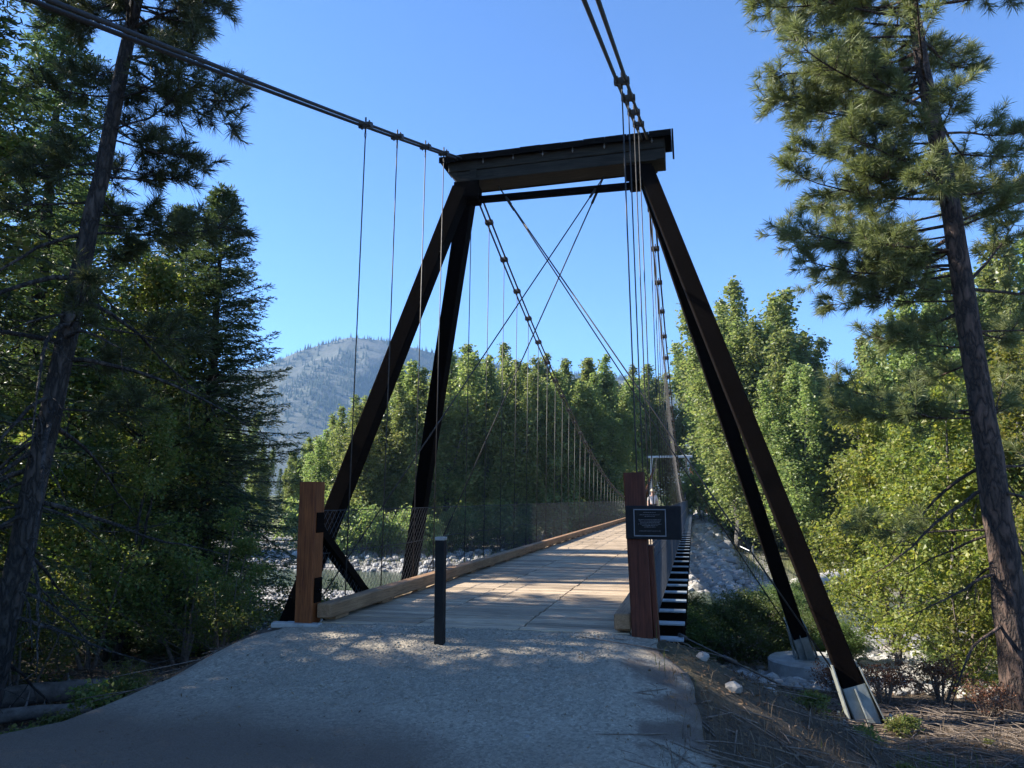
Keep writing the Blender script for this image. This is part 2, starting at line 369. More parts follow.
def path_mat():
    m, n, p, o = M('crushed_gravel'); v = coords(n)
    at = N(n, 'Attribute'); at.attribute_name = 'dirt'
    vo = N(n, 'TexVoronoi'); vo.inputs['Scale'].default_value = 48; n.links.new(v, vo.inputs['Vector'])
    c = ramp(n, vo.outputs['Color'], [(.0, (.21,.184,.138)), (.4, (.41,.355,.27)), (.8, (.55,.475,.36)), (1, (.66,.58,.46))])
    f = noise(n, v, 1.3, 6, .6); f3 = noise(n, v, 120, 3, .75)
    c = mixc(n, ramp(n, f3, [(.4, (0,0,0)), (.65, (.7,.7,.7))]), c, (.17,.16,.14))
    c = mixc(n, ramp(n, f, [(.35, (0,0,0)), (.8, (.55,.55,.55))]), c, (.21,.18,.14))
    d = mixc(n, ramp(n, f3, [(.35, (0,0,0)), (.7, (.8,.8,.8))]), (.20,.155,.12), (.095,.074,.058))
    c = mixc(n, at.outputs['Fac'], c, d)
    n.links.new(c, p.inputs['Base Color']); p.inputs['Roughness'].default_value = .95; p.inputs['Specular IOR Level'].default_value = .2
    h = N(n, 'Math', operation='ADD'); n.links.new(vo.outputs['Distance'], h.inputs[0]); n.links.new(f3, h.inputs[1]); bump(n, p, h.outputs[0], .9, .012); return m
me = MB().add(np.stack([X, Y, ZP], -1).reshape(-1, 3), F, 0, True).mesh('gravel_path', path_mat())
nd = fbm(WP*1.1, LP*1.1, 4, 51)
dirt = np.clip(smooth(-7.0, -7.9, LP+nd*1.1+.25*(WP))+.85*smooth(-.25, -.75, ed+nd*1.1)*(WP < 0)+1.0*smooth(.16, -.04, ed+nd*.5+1.1*fbm(WP*4.5, LP*4.5, 4, 53))*(WP > 0), 0, 1)
at = me.attributes.new('dirt', 'FLOAT', 'POINT'); at.data.foreach_set('value', dirt.astype(np.float32).ravel())
tag(link('gravel_path', me), kind='structure')
# river
def water_mat():
    m, n, p, o = M('river_water'); v = coords(n, (1, 1, 1)); f = noise(n, v, 1.6, 6, .6, .4)
    n.links.new(ramp(n, f, [(.3, (.045,.065,.045)), (.7, (.09,.11,.075))]), p.inputs['Base Color'])
    p.inputs['Roughness'].default_value = .12; p.inputs['IOR'].default_value = 1.33; bump(n, p, f, .5, .08); return m
wm = MB(); ws = np.linspace(-400, 400, 160)
bx = [np.stack([*xy(ws, np.full_like(ws, q)), np.full_like(ws, -4.32)], -1) for q in (4, 44)]
wm.add(np.concatenate(bx), [(k, 160+k, 161+k, k+1) for k in range(159)][::1])
wo = link('river', wm.mesh('river', water_mat())); tag(wo, kind='structure')
# mountain
def mountain():
    xs = np.linspace(-1450, 1450, 260); ys = np.linspace(1000, 1640, 90)
    Xm, Ym = np.meshgrid(xs, ys, indexing='ij')
    pxs = 512+777*xs/1500
    crest = np.interp(pxs, [-240, 60, 200, 262, 300, 345, 385, 430, 520, 600, 660, 690, 720, 860, 1264], [420, 380, 380, 362, 345, 333, 337, 349, 366, 374, 379, 384, 392, 410, 430])
    top = (498-crest)/777*1500
    t = (Ym-1000)/(1500-1000); t = np.clip(t, 0, 1.28)
    prof = np.where(t < 1, t**1.15, 1-(t-1)*1.6)
    Z = top[:, None]*prof+70*fbm(Xm*.006, Ym*.006, 5, 71)*smooth(0, .4, t)*smooth(1.0, .75, t)+10*fbm(Xm*.03, Ym*.03, 3, 77)*smooth(0, .3, t)*smooth(1.05,.9,t)
    rid = np.abs(fbm(Xm*.011+Ym*.004, Ym*.004, 4, 79)); Z = Z-190*(.2-rid).clip(0)*smooth(.1,.5,t)*smooth(1.0,.85,t)
    Z = np.where(t <= 0, -6, Z)
    i, j = np.meshgrid(np.arange(259), np.arange(89), indexing='ij')
    F = np.stack([i*90+j, (i+1)*90+j, (i+1)*90+j+1, i*90+j+1], -1).reshape(-1, 4)
    m, n, p, o = M('mountain_slope'); v = coords(n); f = noise(n, v, .02, 9, .7, .5); f2 = noise(n, coords(n, (1,.5,.35)), .045, 8, .7, 1.)
    c = ramp(n, f, [(.35, (.035,.045,.028)), (.55, (.07,.075,.055)), (.75, (.13,.125,.11))])
    c = mixc(n, ramp(n, f2, [(.55, (0,0,0)), (.68, (.75,.75,.75))]), c, (.14,.135,.13))
    n.links.new(c, p.inputs['Base Color']); p.inputs['Roughness'].default_value = 1; bump(n, p, f, .8, 8)
    tag(link('mountain', MB().add(np.stack([Xm, Ym, Z], -1).reshape(-1, 3), F, 0, True).mesh('mountain', m)), kind='structure')
    rs = np.random.RandomState(5); k = 16000
    a = rs.randint(40, 220, k); b = rs.randint(24, 73, k); fa, fb = rs.rand(k), rs.rand(k)
    def L(A): return A[a, b]*(1-fa)*(1-fb)+A[a+1, b]*fa*(1-fb)+A[a, b+1]*(1-fa)*fb+A[a+1, b+1]*fa*fb
    P = np.stack([L(Xm), L(Ym), L(Z)], -1); keep = (vnoise(P[:, 0]*.02, P[:, 2]*.03, 3)+rs.rand(k)*.6 > .86) | (P[:, 1] > 1486); P = P[keep]
    k = len(P); h = 5+rs.rand(k)*7; r = h*.22; an = np.arange(5)*2*np.pi/5
    ring = P[:, None, :]+np.stack([np.cos(an)[None]*r[:, None], np.sin(an)[None]*r[:, None], np.zeros((k, 5))-1], -1)
    tip = P+np.stack([np.zeros(k), np.zeros(k), h], -1)
    V = np.concatenate([ring, tip[:, None]], 1).reshape(-1, 3); o6 = (np.arange(k)*6)[:, None, None]
    F = (np.array([(q, (q+1) % 5, 5) for q in range(5)])[None]+o6).reshape(-1, 3)
    mm = leafmat('distant_conifers', [(.04,.055,.033),(.06,.075,.042)], 0.0, .9)
    tag(link('mountain_forest', MB().add(V, F).mesh('mountain_forest', mm)), 'dark conifers dotted over the distant mountain and along its crest', 'forest', kind='stuff')
mountain()
# haze
def haze():
    mb = MB().box((-1900, -1000, -8), (1900, 1900, 420))
    m = bpy.data.materials.new('valley_haze'); m.use_nodes = True; n = m.node_tree
    n.nodes.remove(n.nodes['Principled BSDF']); v = N(n, 'VolumePrincipled'); v.inputs['Color'].default_value = (.36, .62, 1, 1)
    v.inputs['Density'].default_value = HAZE; v.inputs['Anisotropy'].default_value = .1
    n.links.new(v.outputs[0], n.nodes['Material Output'].inputs['Volume'])
    tag(link('haze', mb.mesh('haze', m)), 'thin blue valley haze in front of the mountain', 'haze', kind='stuff')
HAZE = .00018
haze()
# ------------------------------------------------------------------ bridge tower (bridge frame: x across, y along, z up)
ZT, ZB, ZB2, WT, WB, LT, LB, LB2 = 5.285, -2.74, -2.98, 1.527, 4.10, .155, 1.503, 3.879
tw = Thing('bridge_tower', 'dark timber A-frame tower straddling the near end of the bridge deck', 'bridge tower', (0, 0, ZB))
def lerp(a, b, t): return tuple(np.array(a)*(1-t)+np.array(b)*t)
for sw in (-1, 1):
    for sl, lb, zb in ((-1, -LB, ZB), (1, LB2, ZB2)):
        top = np.array((sw*WT, sl*LT, ZT)); bot = np.array((sw*WB, lb, zb))
        if sw < 0: bot = bot+np.array((0, 0, -.25))*(1 if sl > 0 else .4)
        t = .945
        lg = tw.part('leg', MB().beam(lerp(top, bot, .013), lerp(top, bot, t), .25, .275, up=(0, 1, 0)), mt['tower'])
        s = MB(); s.beam(lerp(top, bot, t-.0), lerp(top, bot, 1.01), .285, .30, up=(0, 1, 0))
        for q in (-1, 1):                        # side flanges and a rib on the shoe plate
            a0, a1 = np.array(lerp(top, bot, t-.028)), np.array(lerp(top, bot, 1.012))
            off = np.array((q*.155, 0, 0)); s.beam(a0+off, a1+off*1.35, .014, .36, up=(0, 1, 0))
        a0, a1 = np.array(lerp(top, bot, t)), np.array(lerp(top, bot, 1.012)); off = np.array((.0, -.165, 0))
        s.beam(a0+off, a1+off*1.35, .016, .05, up=(0, 1, 0)); s.beam(a0-off, a1-off*1.35, .016, .05, up=(0, 1, 0))
        e = lerp(top, bot, 1.0); s.box((e[0]-.24, e[1]-.24, e[2]-.03), (e[0]+.24, e[1]+.24, e[2]+.005))
        tw.part('steel_shoe', s, mt['shoe'], lg)
        for q in (-1, 1):
            for dz in (.03, .075):
                pass
c = MB()
for k, (z0, z1, w0, w1, h) in enumerate(((5.30, 5.48, -1.60, 1.86, .25), (5.483, 5.66, -1.76, 1.86, .265))):
    c.cbox((w0, -h, z0), (w1, h, z1), .01)
c.add([(-1.60,-.25,5.30),(-1.60,.25,5.30),(-1.76,.25,5.483),(-1.76,-.25,5.483),(-1.598,-.25,5.482),(-1.598,.25,5.482)], [(0,1,2,3)])
c.f.append(np.array([(0,3,4),(1,5,2)])+c.n-6); c.v.append(np.zeros((0,3))); c.m.append(0); c.sm.append(False)
def tilt(mb):
    for v in mb.v:
        if len(v): v[:, 2] += .035+.020*v[:, 0]
    return mb
cap = tw.part('cap_beam', tilt(c), mt['beam'])
s = MB()
for w in (-1.32, -.15+1.55): s.box((w-.06, -.272, 5.31), (w+.06, -.2655, 5.655))
s.box((-1.55, -.268, 5.285), (1.72, -.252, 5.345)); s.box((-1.55, .252, 5.285), (1.72, .268, 5.345))
tw.part('beam_strap', tilt(s), mt['beam'], cap)
rf = MB(); xs = np.linspace(-1.9, 1.97, 12)
for k in range(11):
    dz = .005*math.sin(k*1.9); rf.box((xs[k], -.345, 5.665+dz), (xs[k+1]-.004, .345, 5.725+dz))
    rf.box((xs[k], -.36, 5.63+dz*.7), (xs[k+1]-.004, -.348, 5.735+dz))
rf.box((1.972, -.36, 5.54), (2.0, .36, 5.735))
tw.part('cap_board', tilt(rf), mt['roof'])
for k, w in enumerate((-1.14, -.62, -.12, .38, .9, 1.66)):
    tw.part('hanging_bolt', tilt(MB().tube([(w, -.30, 5.66), (w, -.30, 5.565)], .009, 6).tube([(w, -.30, 5.6), (w, -.30, 5.585)], .016, 6)), mt['steel'], cap)
tw.part('cross_strut', MB().beam((-1.5, 0, 5.06), (1.5, 0, 5.06), .11, .10, up=(0,0,1)), mt['tower'])
for sw in (-1, 1):
    s = MB(); s.cbox((sw*1.43-.2, -.295, 5.02) if sw > 0 else (sw*1.43-.22, -.295, 5.02), (sw*1.43+.22, -.28, 5.295), .004)
    s.cbox((sw*1.36-.09, -.13, 5.0), (sw*1.36+.09, .13, 5.29), .01)
    tw.part('gusset_plate', s, mt['tower'])
for w0, sg in ((-.95, 1), (.86, -1)):
    for lb, zb in ((-LB, ZB), (LB2, ZB2)):
        a = np.array((w0, 0.0, 5.28)); b = np.array((sg*(WB-.25), lb*.94, zb+.45))
        r_ = MB().tube([a, lerp(a, b, .5), b], .011, 6)
        m_ = lerp(a, b, .03); m2_ = lerp(a, b, .05); r_.tube([m_, m2_], .022, 6)
        tw.part('brace_rod', r_, mt['rod'])
# concrete footing
def pier(name, label, w, l, z, rad, h):
    t = Thing(name, label, 'footing', (w, l, z-h)); k = 40; an = np.arange(k)*2*np.pi/k; m = MB()
    prof = [(rad*.5, z-h), (rad, z-h), (rad, z-.03), (rad-.03, z), (rad*.55, z+.004), (0.02, z+.006)]
    Vv = [(w+r*math.cos(a), l+r*math.sin(a), zz) for r, zz in prof for a in an]
    m.add(Vv, [(i*k+j, i*k+(j+1) % k, (i+1)*k+(j+1) % k, (i+1)*k+j) for i in range(len(prof)-1) for j in range(k)], 0, False)
    t.part('concrete_drum', m, mt['conc'])
    for q in (-1, 1):
        for u in (-.30, .30): t.part('anchor_bolt', MB().tube([(w+u, l+q*.2, z), (w+u, l+q*.2, z+.12)], .016, 8).tube([(w+u, l+q*.2, z+.05), (w+u, l+q*.2, z+.075)], .03, 6), mt['shoe'])
    return t
pier('concrete_footing', 'round weathered concrete footing under the far right tower leg', WB+.10, LB2, ZB2-.01, .80, .8)
pier('concrete_footing', 'round concrete footing sunk in the slope under the near right tower leg', WB, -LB, ZB-.02, .5, .7)
# ------------------------------------------------------------------ deck
DL0, DL1, HW = -4.92, 73.0, 1.52
dk = Thing('bridge_deck', 'long plank footbridge deck with timber curbs crossing the river', 'bridge deck', (0, DL0, DECK))
pm = MB(); rs = np.random.RandomState(11); l = DL0; pw = .145
while l < DL1:
    j1, j2 = -.52+rs.uniform(-.01,.01), .50+rs.uniform(-.01,.01)
    for a, b in ((-HW, j1-.004), (j1+.004, j2-.004), (j2+.004, HW)):
        dz = rs.uniform(-.004, .004); e = .0 if l < 20 else 0
        if l < 25: pm.cbox((a+rs.uniform(0,.006), l, DECK-.06), (b, l+pw-.010-rs.uniform(0,.005), DECK+dz), .005)
        else: pm.box((a, l, DECK-.06), (b, l+pw-.008, DECK+dz))
    l += pw
dk.part('planking', pm, mt['plank'])
for w, lab in ((-1, None), (1, None)):
    cm = MB(); l = DL0-.02 if w < 0 else DL0-.04
    while l < DL1:
        e = min(l+4.88, DL1); cm.cbox((w*1.46-.075, l, DECK+.035), (w*1.46+.075, e-.006, DECK+.175), .012)
        q = l+.15
        while q < e: cm.box((w*1.46-.06, q, DECK+.006), (w*1.46+.06, min(q+.3, e-.02), DECK+.034)); q += 1.2
        l = e
    dk.part('curb', cm, mt['curb'])
for w in (-1.25, -.4, .45, 1.25):
    dk.part('stringer', MB().box((w-.05, DL0+.05, DECK-.30), (w+.05, DL1, DECK-.065)), mt['tower'])
SP = 1.22
HANG = [k*SP+.45 for k in range(59)]
BACK_L = [-4.1, -3.1, -2.0, -1.15]; BACK_R = [-4.8, -3.9, -2.95, -1.97]
FB = sorted(HANG+[-4.75, -3.85, -2.95, -2.05, -1.15, -.3])
for l in FB:
    f = dk.part('floor_beam', MB().cbox((-1.98, l-.06, DECK-.40), (1.98, l+.06, DECK-.068), .006), mt['tower'])
    dk.part('grey_flashing', MB().box((1.6, l-.09, DECK-.066), (1.99, l+.09, DECK-.05)), mt['graytop'], f)
    dk.part('grey_flashing', MB().box((-1.99, l-.09, DECK-.066), (-1.6, l+.09, DECK-.05)), mt['graytop'], f)
# abutment
ab = Thing('bridge_abutment', 'grey concrete sill where the gravel path meets the planks', 'abutment', (0, -5.1, DECK-.9))
ab.part('sill', MB().cbox((-1.98, -5.10, DECK-.9), (1.62, DL0-.01, DECK-.06), .012).cbox((-1.96, -5.06, DECK-.058), (-1.46, DL0-.02, DECK-.005), .01), mt['conc'])
ab.part('bearing_block', MB().cbox((1.63, -5.08, DECK-.85), (2.0, -4.86, DECK-.12), .012), mt['conc'])
# ------------------------------------------------------------------ main cables with hangers
CW = 1.55
def cz(l):
    if l < 0: return 5.80+.345*l+.0015*l*l
    if l < 37: return 5.80-.32*l+.00432*l*l
    zl = 5.80-.32*37+.00432*37*37
    return zl+(l-37)**2*(4.45-zl)/(36.*36)
def cable(sw, label, back):
    t = Thing('main_cable', label, 'bridge cable', (sw*CW, 0, 0))
    ls = list(np.linspace(-21.5, 0, 60))+list(np.linspace(.6, 73, 110))
    for s in (-1, 1):
        P = [(sw*CW+s*.045, l, cz(l)+(.02 if l > -.3 and l < .3 else 0)) for l in ls]+[(sw*CW+s*.045, 84, -1.5)]
        t.part('strand', MB().tube(P, .018, 7), mt['cable'])
    for l in back+HANG:
        z = cz(l); near = l < 16
        dz = (cz(l+.1)-cz(l-.1))/.2; q = np.array((0, 1, dz)); q /= np.linalg.norm(q); c0 = np.array((sw*CW, l, z))
        zb = DECK-.05; wb = sw*1.63
        w0 = z-.16 if z-.16 > zb+.05 else zb+.05
        h = t.part('hanger_rod', MB().tube([(sw*CW, l, w0), (wb, l, zb)], .0075, 5), mt['rod'])
        c = MB(); c.beam(c0-q*.045, c0+q*.045, .155, .065, up=(0, 0, 1))
        if near:
            c.tube([c0+np.array((0,0,-.09)), c0+np.array((0,0,.10))], .011, 6)
            for s in (-1, 1): c.tube([c0+np.array((s*.045,0,-.05)), c0+np.array((s*.045,0,.06))], .009, 6)
            an = np.linspace(0, 2*np.pi, 11)
            c.tube(np.stack([np.full(11, c0[0]), l+.018*np.cos(an), z-.125+.04*np.sin(an)], -1), .006, 5, cap=False)
        else: c.beam(c0+np.array((0,0,-.16)), c0, .012, .012, up=(0,1,0))
        t.part('cable_clamp', c, mt['rod'], h)
    return t
cable(-1, 'left main suspension cable with its row of thin hanger rods', BACK_L)
cable(1, 'right main suspension cable with its row of thin hanger rods', BACK_R)
# ------------------------------------------------------------------ wire mesh fences
def fence(sw, label):
    w = sw*1.72; l0, l1, z0, z1 = (-4.5, 73, DECK+.02, -.13)
    t = Thing('wire_fence', label, 'wire fence', (w, l0, z0)); H = z1-z0; m = MB()
    def wires(a, b, pitch, r):
        l = np.arange(a-H, b, pitch); V = []; F = []
        for s in (1, -1):
            for L in l:
                p0, p1 = (L, z0), (L+H, z1)
                if s < 0: p0, p1 = (L, z1), (L+H, z0)
                ta = max(0, (a-L)/H); tb = min(1, (b-L)/H)
                if tb <= ta: continue
                y0, y1 = p0[0]+H*ta, p0[0]+H*tb; zz0 = p0[1]+(p1[1]-p0[1])*ta; zz1 = p0[1]+(p1[1]-p0[1])*tb
                n = len(V); dx = s*r*.8
                for (y, z) in ((y0, zz0), (y1, zz1)): V += [(w+dx-r, y, z), (w+dx+r, y, z-r), (w+dx, y+r, z+r)]
                F += [(n, n+1, n+4, n+3), (n+1, n+2, n+5, n+4), (n+2, n, n+3, n+5)]
        m.add(V, F)
    wires(l0, 12, .105, .0021); wires(12, l1, .19, .0021)
    t.part('wire_mesh', m, mt['wire'])
    for z, sag, nm in ((z1, .012, 'top_wire'), (DECK+.62, .05, 'middle_wire'), (z0+.02, .0, 'bottom_wire')):
        P = []
        st = [l0]+HANG+[l1]
        for a, b in zip(st[:-1], st[1:]):
            for q in (0, .5): P.append((w+sw*.004, a+(b-a)*q, z-(sag if q else 0)*(1+.6*math.sin(a*3))))
        P.append((w, l1, z)); t.part(nm, MB().tube(P, .0055, 5), mt['cable'])
    return t
fence(-1, 'chain link wire fence along the left side of the bridge deck')
fence(1, 'chain link wire fence along the right side of the bridge deck')
# ------------------------------------------------------------------ gate posts, sign, bollard, guy rod
gp = Thing('gate_post', 'thick orange-brown timber post at the left start of the bridge', 'post', (-1.64, -4.92, DECK-.6))
gp.part('timber', MB().beam((-1.648, -4.90, DECK-.6), (-1.650, -4.90, .165), .185, .20, up=(0,1,0)), mt['post_o'])
gp.part('knee_brace', MB().beam((-1.70, -4.78, -.25), (-1.80, -2.98, -1.28), .10, .13, up=(1,0,0)), mt['tower'])
gp.part('bracket', MB().cbox((-1.556, -4.97, DECK+.18), (-1.543, -4.82, DECK+.42), .004).tube([(-1.548, -4.9, DECK+.3), (-1.52, -4.9, DECK+.3)], .025, 8), mt['tower'])
gp.part('bracket', MB().cbox((-1.558, -4.97, -.34), (-1.545, -4.82, -.14), .004), mt['tower'])
gp2 = Thing('gate_post', 'dark red-brown timber post carrying the plaque at the right start of the bridge', 'post', (1.63, -4.92, DECK-.6))
gp2.part('timber', MB().beam((1.655, -4.90, DECK-.6), (1.590, -4.90, .235), .185, .19, up=(0,1,0)), mt['post_r'])
gp2.part('side_board', MB().beam((1.775, -4.87, DECK-.4), (1.722, -4.87, -.42), .045, .16, up=(0,1,0)), mt['post_r'])
sg = Thing('plaque_board', 'dark wooden board with a thin-framed engraved plaque on the right post', 'sign', (1.76, -5.03, -.21))
sg.part('board', MB().cbox((1.515, -5.055, -.362), (2.005, -5.015, -.065), .008), mt['signb'])
fr = MB(); x0, x1, z0, z1 = 1.588, 1.872, -.335, -.095
fr.box((x0, -5.064, z0), (x1, -5.057, z0+.009)).box((x0, -5.064, z1-.009), (x1, -5.057, z1)).box((x0, -5.064, z0+.0095), (x0+.008, -5.057, z1-.0095)).box((x1-.008, -5.064, z0+.0095), (x1, -5.057, z1-.0095))
pq = sg.part('plaque', MB().box((x0+.002, -5.0565, z0+.002), (x1-.002, -5.0555, z1-.002)), mt['black'])
sg.part('plaque_frame', fr, mt['signl'], pq)
tx = MB(); rs = np.random.RandomState(3); xc = (x0+x1)/2
for z, half in ((-.128, .055), (-.148, .088), (-.162, .045), (-.190, .10), (-.203, .095), (-.216, .085), (-.229, .10), (-.242, .07), (-.255, .05), (-.290, .095)):
    x = xc-half
    while x < xc+half:                           # words too small to read in the photo: rows of letter-high strokes
        q = rs.uniform(.008, .024); xe = min(x+q, xc+half); u = x
        while u < xe:
            hh = rs.choice([.0042, .0042, .006]); tx.box((u, -5.0585, z), (u+.0016, -5.0568, z+hh)); u += .0027
        x = xe+.005
sg.part('engraved_text', tx, mt['signl'], pq)
bl = Thing('bollard', 'short black bollard with a pale reflector band at the middle of the path', 'bollard', (-.10, -5.42, DECK-.35))
bl.part('post', MB().cbox((-.142, -5.465, DECK-.35), (-.058, -5.38, -.345), .008), mt['black'])
bl.part('reflector_band', MB().cbox((-.1445, -5.468, -.372), (-.0555, -5.377, -.342), .004), mt['refl'])
gy = Thing('guy_rod', 'steel guy rod with a turnbuckle from the deck corner down to the right bank', 'guy rod', (3.3, -1.6, -2.6))
A, B_ = np.array((1.95, -4.7, DECK-.03)), np.array((3.05, -3.05, -2.02))
gy.part('rod', MB().tube([A, B_], .0085, 6), mt['rod'])
gy.part('turnbuckle', MB().tube([lerp(A, B_, .36), lerp(A, B_, .37), lerp(A, B_, .47), lerp(A, B_, .48)], [.01, .024, .024, .01], 8), mt['cable'])
gy.part('eye_end', MB().tube([lerp(A, B_, .0), lerp(A, B_, .05)], .02, 8), mt['cable'])
# ------------------------------------------------------------------ far end
ft = Thing('bridge_tower', 'small pale steel end frame at the far end of the bridge', 'bridge tower', (0, 73, -3))
ft.part('cross_beam', MB().cbox((-2.65, 72.88, 4.33), (2.2, 73.12, 4.56), .02), mt['white'])
for a, b, mm in (((-2.1, 73, 4.35), (-2.5, 73, -3), 'white'), ((1.75, 73, 4.35), (1.95, 73, -3), 'white')):
    ft.part('post', MB().beam(a, b, .24, .24), mt[mm])
for s, l2 in ((-1, 77), (1, 77), (-1, 69.5), (1, 69.5)):
    ft.part('raking_leg', MB().beam((s*1.9, 73+(l2-73)*.05, 3.2), (s*4.1, l2, -3.2), .2, .22), mt['post_o'])
ga = Thing('guy_cable', 'pale side guy cable from the far deck edge to the right bank', 'guy cable', (5.2, 40, -3.6))
ga.part('cable', MB().tube([(1.98, 60, -1.9), (3.6, 50, -2.7), (5.6, 38.5, -3.3)], .035, 6), mt['steel'])
ga.part('anchor_stake', MB().beam((5.6, 38.5, -4.0), (5.6, 38.4, -2.9), .09, .09), mt['drift'])
ga = Thing('guy_cable', 'thin steep guy cable left of the pale one on the far right bank', 'guy cable', (4, 46, -3.6))
ga.part('cable', MB().tube([(1.98, 52, -.4), (4.4, 42, -3.7)], .022, 6), mt['cable'])
ga.part('anchor_stake', MB().beam((4.4, 42, -4.2), (4.4, 41.9, -3.5), .08, .08), mt['drift'])
# person far along the deck
def person(w, l, h):
    x, y = xy(w, l); root = bpy.data.objects.new('person', None); COL.objects.link(root)
    root.location = (x, y, DECK+.004); root.rotation_euler = (0, 0, -YAW+.15); root.scale = (h/1.7,)*3
    tag(root, 'person in a pale shirt and straw hat walking far along the deck', 'person')
    J = dict(pel=(0,0,.93), wai=(0,.0,1.08), che=(0,0,1.27), nec=(0,0,1.43), hd0=(0,-.01,1.5), hd1=(0,-.015,1.6), hd2=(0,-.01,1.68),
             sl=(-.17,0,1.38), el=(-.24,.02,1.12), wl=(-.25,-.06,.90), hl=(-.25,-.09,.82), sr=(.17,0,1.38), er=(.24,.02,1.12), wr=(.25,-.06,.90), hr=(.25,-.09,.82),
             tl=(-.09,0,.88), kl=(-.10,-.12,.50), al=(-.10,-.05,.09), fl=(-.11,-.20,.03), tr=(.09,0,.88), kr=(.10,.0,.49), ar=(.10,.16,.10), fr=(.11,.04,.03))
    Rd = dict(pel=.14, wai=.12, che=.145, nec=.055, hd0=.075, hd1=.095, hd2=.07, sl=.065, el=.045, wl=.032, hl=.04, sr=.065, er=.045, wr=.032, hr=.04,
              tl=.085, kl=.06, al=.042, fl=.04, tr=.085, kr=.06, ar=.042, fr=.04)
    E_ = [('pel','wai'),('wai','che'),('che','nec'),('nec','hd0'),('hd0','hd1'),('hd1','hd2'),('che','sl'),('sl','el'),('el','wl'),('wl','hl'),('che','sr'),('sr','er'),('er','wr'),('wr','hr'),
          ('pel','tl'),('tl','kl'),('kl','al'),('al','fl'),('pel','tr'),('tr','kr'),('kr','ar'),('ar','fr')]
    def skin(name, keys, grow, mat, parent):
        me = bpy.data.meshes.new(name); ks = list(keys)
        me.from_pydata([J[k] for k in ks], [(ks.index(a), ks.index(b)) for a, b in E_ if a in ks and b in ks], []); me.materials.append(mat)
        o = link(name, me, parent); md = o.modifiers.new('skin', 'SKIN'); ss = o.modifiers.new('sub', 'SUBSURF'); ss.levels = ss.render_levels = 2
        for v, k in zip(me.skin_vertices[0].data, ks): v.radius = (Rd[k]*grow,)*2; v.use_root = (k == ks[0])
        return o
    body = skin('body', J.keys(), 1, mt['skin'], root)
    skin('shirt', ['pel','wai','che','sl','el','sr','er'], 1.12, mt['shirt'], body)
    skin('trousers', ['pel','tl','kl','al','tr','kr','ar'], 1.13, mt['signb'], body)
    an = np.arange(24)*2*np.pi/24; hm = MB()
    prof = [(.17, 1.635), (.10, 1.645), (.095, 1.72), (.06, 1.75), (.005, 1.752)]
    hm.add([(r*math.cos(a), -.01+r*math.sin(a), z) for r, z in prof for a in an], [(i*24+j, i*24+(j+1) % 24, (i+1)*24+(j+1) % 24, (i+1)*24+j) for i in range(4) for j in range(24)], 0, True)
    link('hat', hm.mesh('hat', mt['hat']), body)
person(.22, 26, 1.6)
# ------------------------------------------------------------------ vegetation builders
def unit(v): return v/(np.linalg.norm(v, axis=-1, keepdims=True)+1e-9)
def perp(a, rs):
    q = np.cross(a, unit(rs.randn(*a.shape))); return unit(q)
def needles(mb, C, A, n, length, width, spread, rs, mi=0, back=.3):
    """n thin needle blades bursting from each tuft centre C around axis A"""
    C = np.repeat(np.asarray(C), n, 0); A = np.repeat(unit(np.asarray(A)), n, 0)
    k = len(C); d = unit(A*(.25+rs.rand(k, 1)*.9)+perp(A, rs)*spread*(.3+rs.rand(k, 1)))
    C = C-A*(rs.rand(k, 1)*back*length)
    L = length*(.7+.5*rs.rand(k, 1)); s = perp(d, rs)*width/2
    V = np.stack([C+s, C-s, C+d*L*.6-s*.9+np.array([0,0,-.04])*L, C+d*L+np.array([0,0,-.12])*L], 1).reshape(-1, 3)
    F = (np.arange(k)*4)[:, None, None]+np.array([[0, 1, 2], [0, 2, 3]])[None]
    mb.add(V, F.reshape(-1, 3), mi)
def leaves(mb, C, size, rs, mi=0, up=.35, asp=.62, droop=.3, D=None):
    C = np.asarray(C); k = len(C)
    d = unit(rs.randn(k, 3)*np.array([1,1,.6])+np.array([0,0,-droop])) if D is None else unit(D+.5*rs.randn(k, 3))
    nrm = unit(rs.randn(k, 3)+np.array([0,0,up*3])); s = unit(np.cross(d, nrm)); nn = np.cross(s, d)
    L = size*(.4+1.1*rs.rand(k, 1)); w = L*asp/2
    V = np.stack([C, C+d*L*.45+s*w+nn*w*.3, C+d*L, C+d*L*.45-s*w+nn*w*.3], 1).reshape(-1, 3)
    mb.add(V, (np.arange(k)*4)[:, None]+np.arange(4)[None], mi)
def curve(p0, d, L, n, rs, sag=0, tip=0, wob=.12):
    P = [np.array(p0, float)]; d = np.array(d, float); d /= np.linalg.norm(d)
    for i in range(n):
        t = (i+1)/n
        d = d+np.array([0,0,-sag*(1-t)+tip*t])/n*2+rs.randn(3)*wob/np.sqrt(n)*.6; d /= np.linalg.norm(d); P.append(P[-1]+d*L/n)
    return np.array(P)
def at(P, t):
    x = t*(len(P)-1); i = min(int(x), len(P)-2); f = x-i
    return P[i]*(1-f)+P[i+1]*f, unit(P[i+1]-P[i])
def dirv(az, el): return np.array([math.cos(az)*math.cos(el), math.sin(az)*math.cos(el), math.sin(el)])
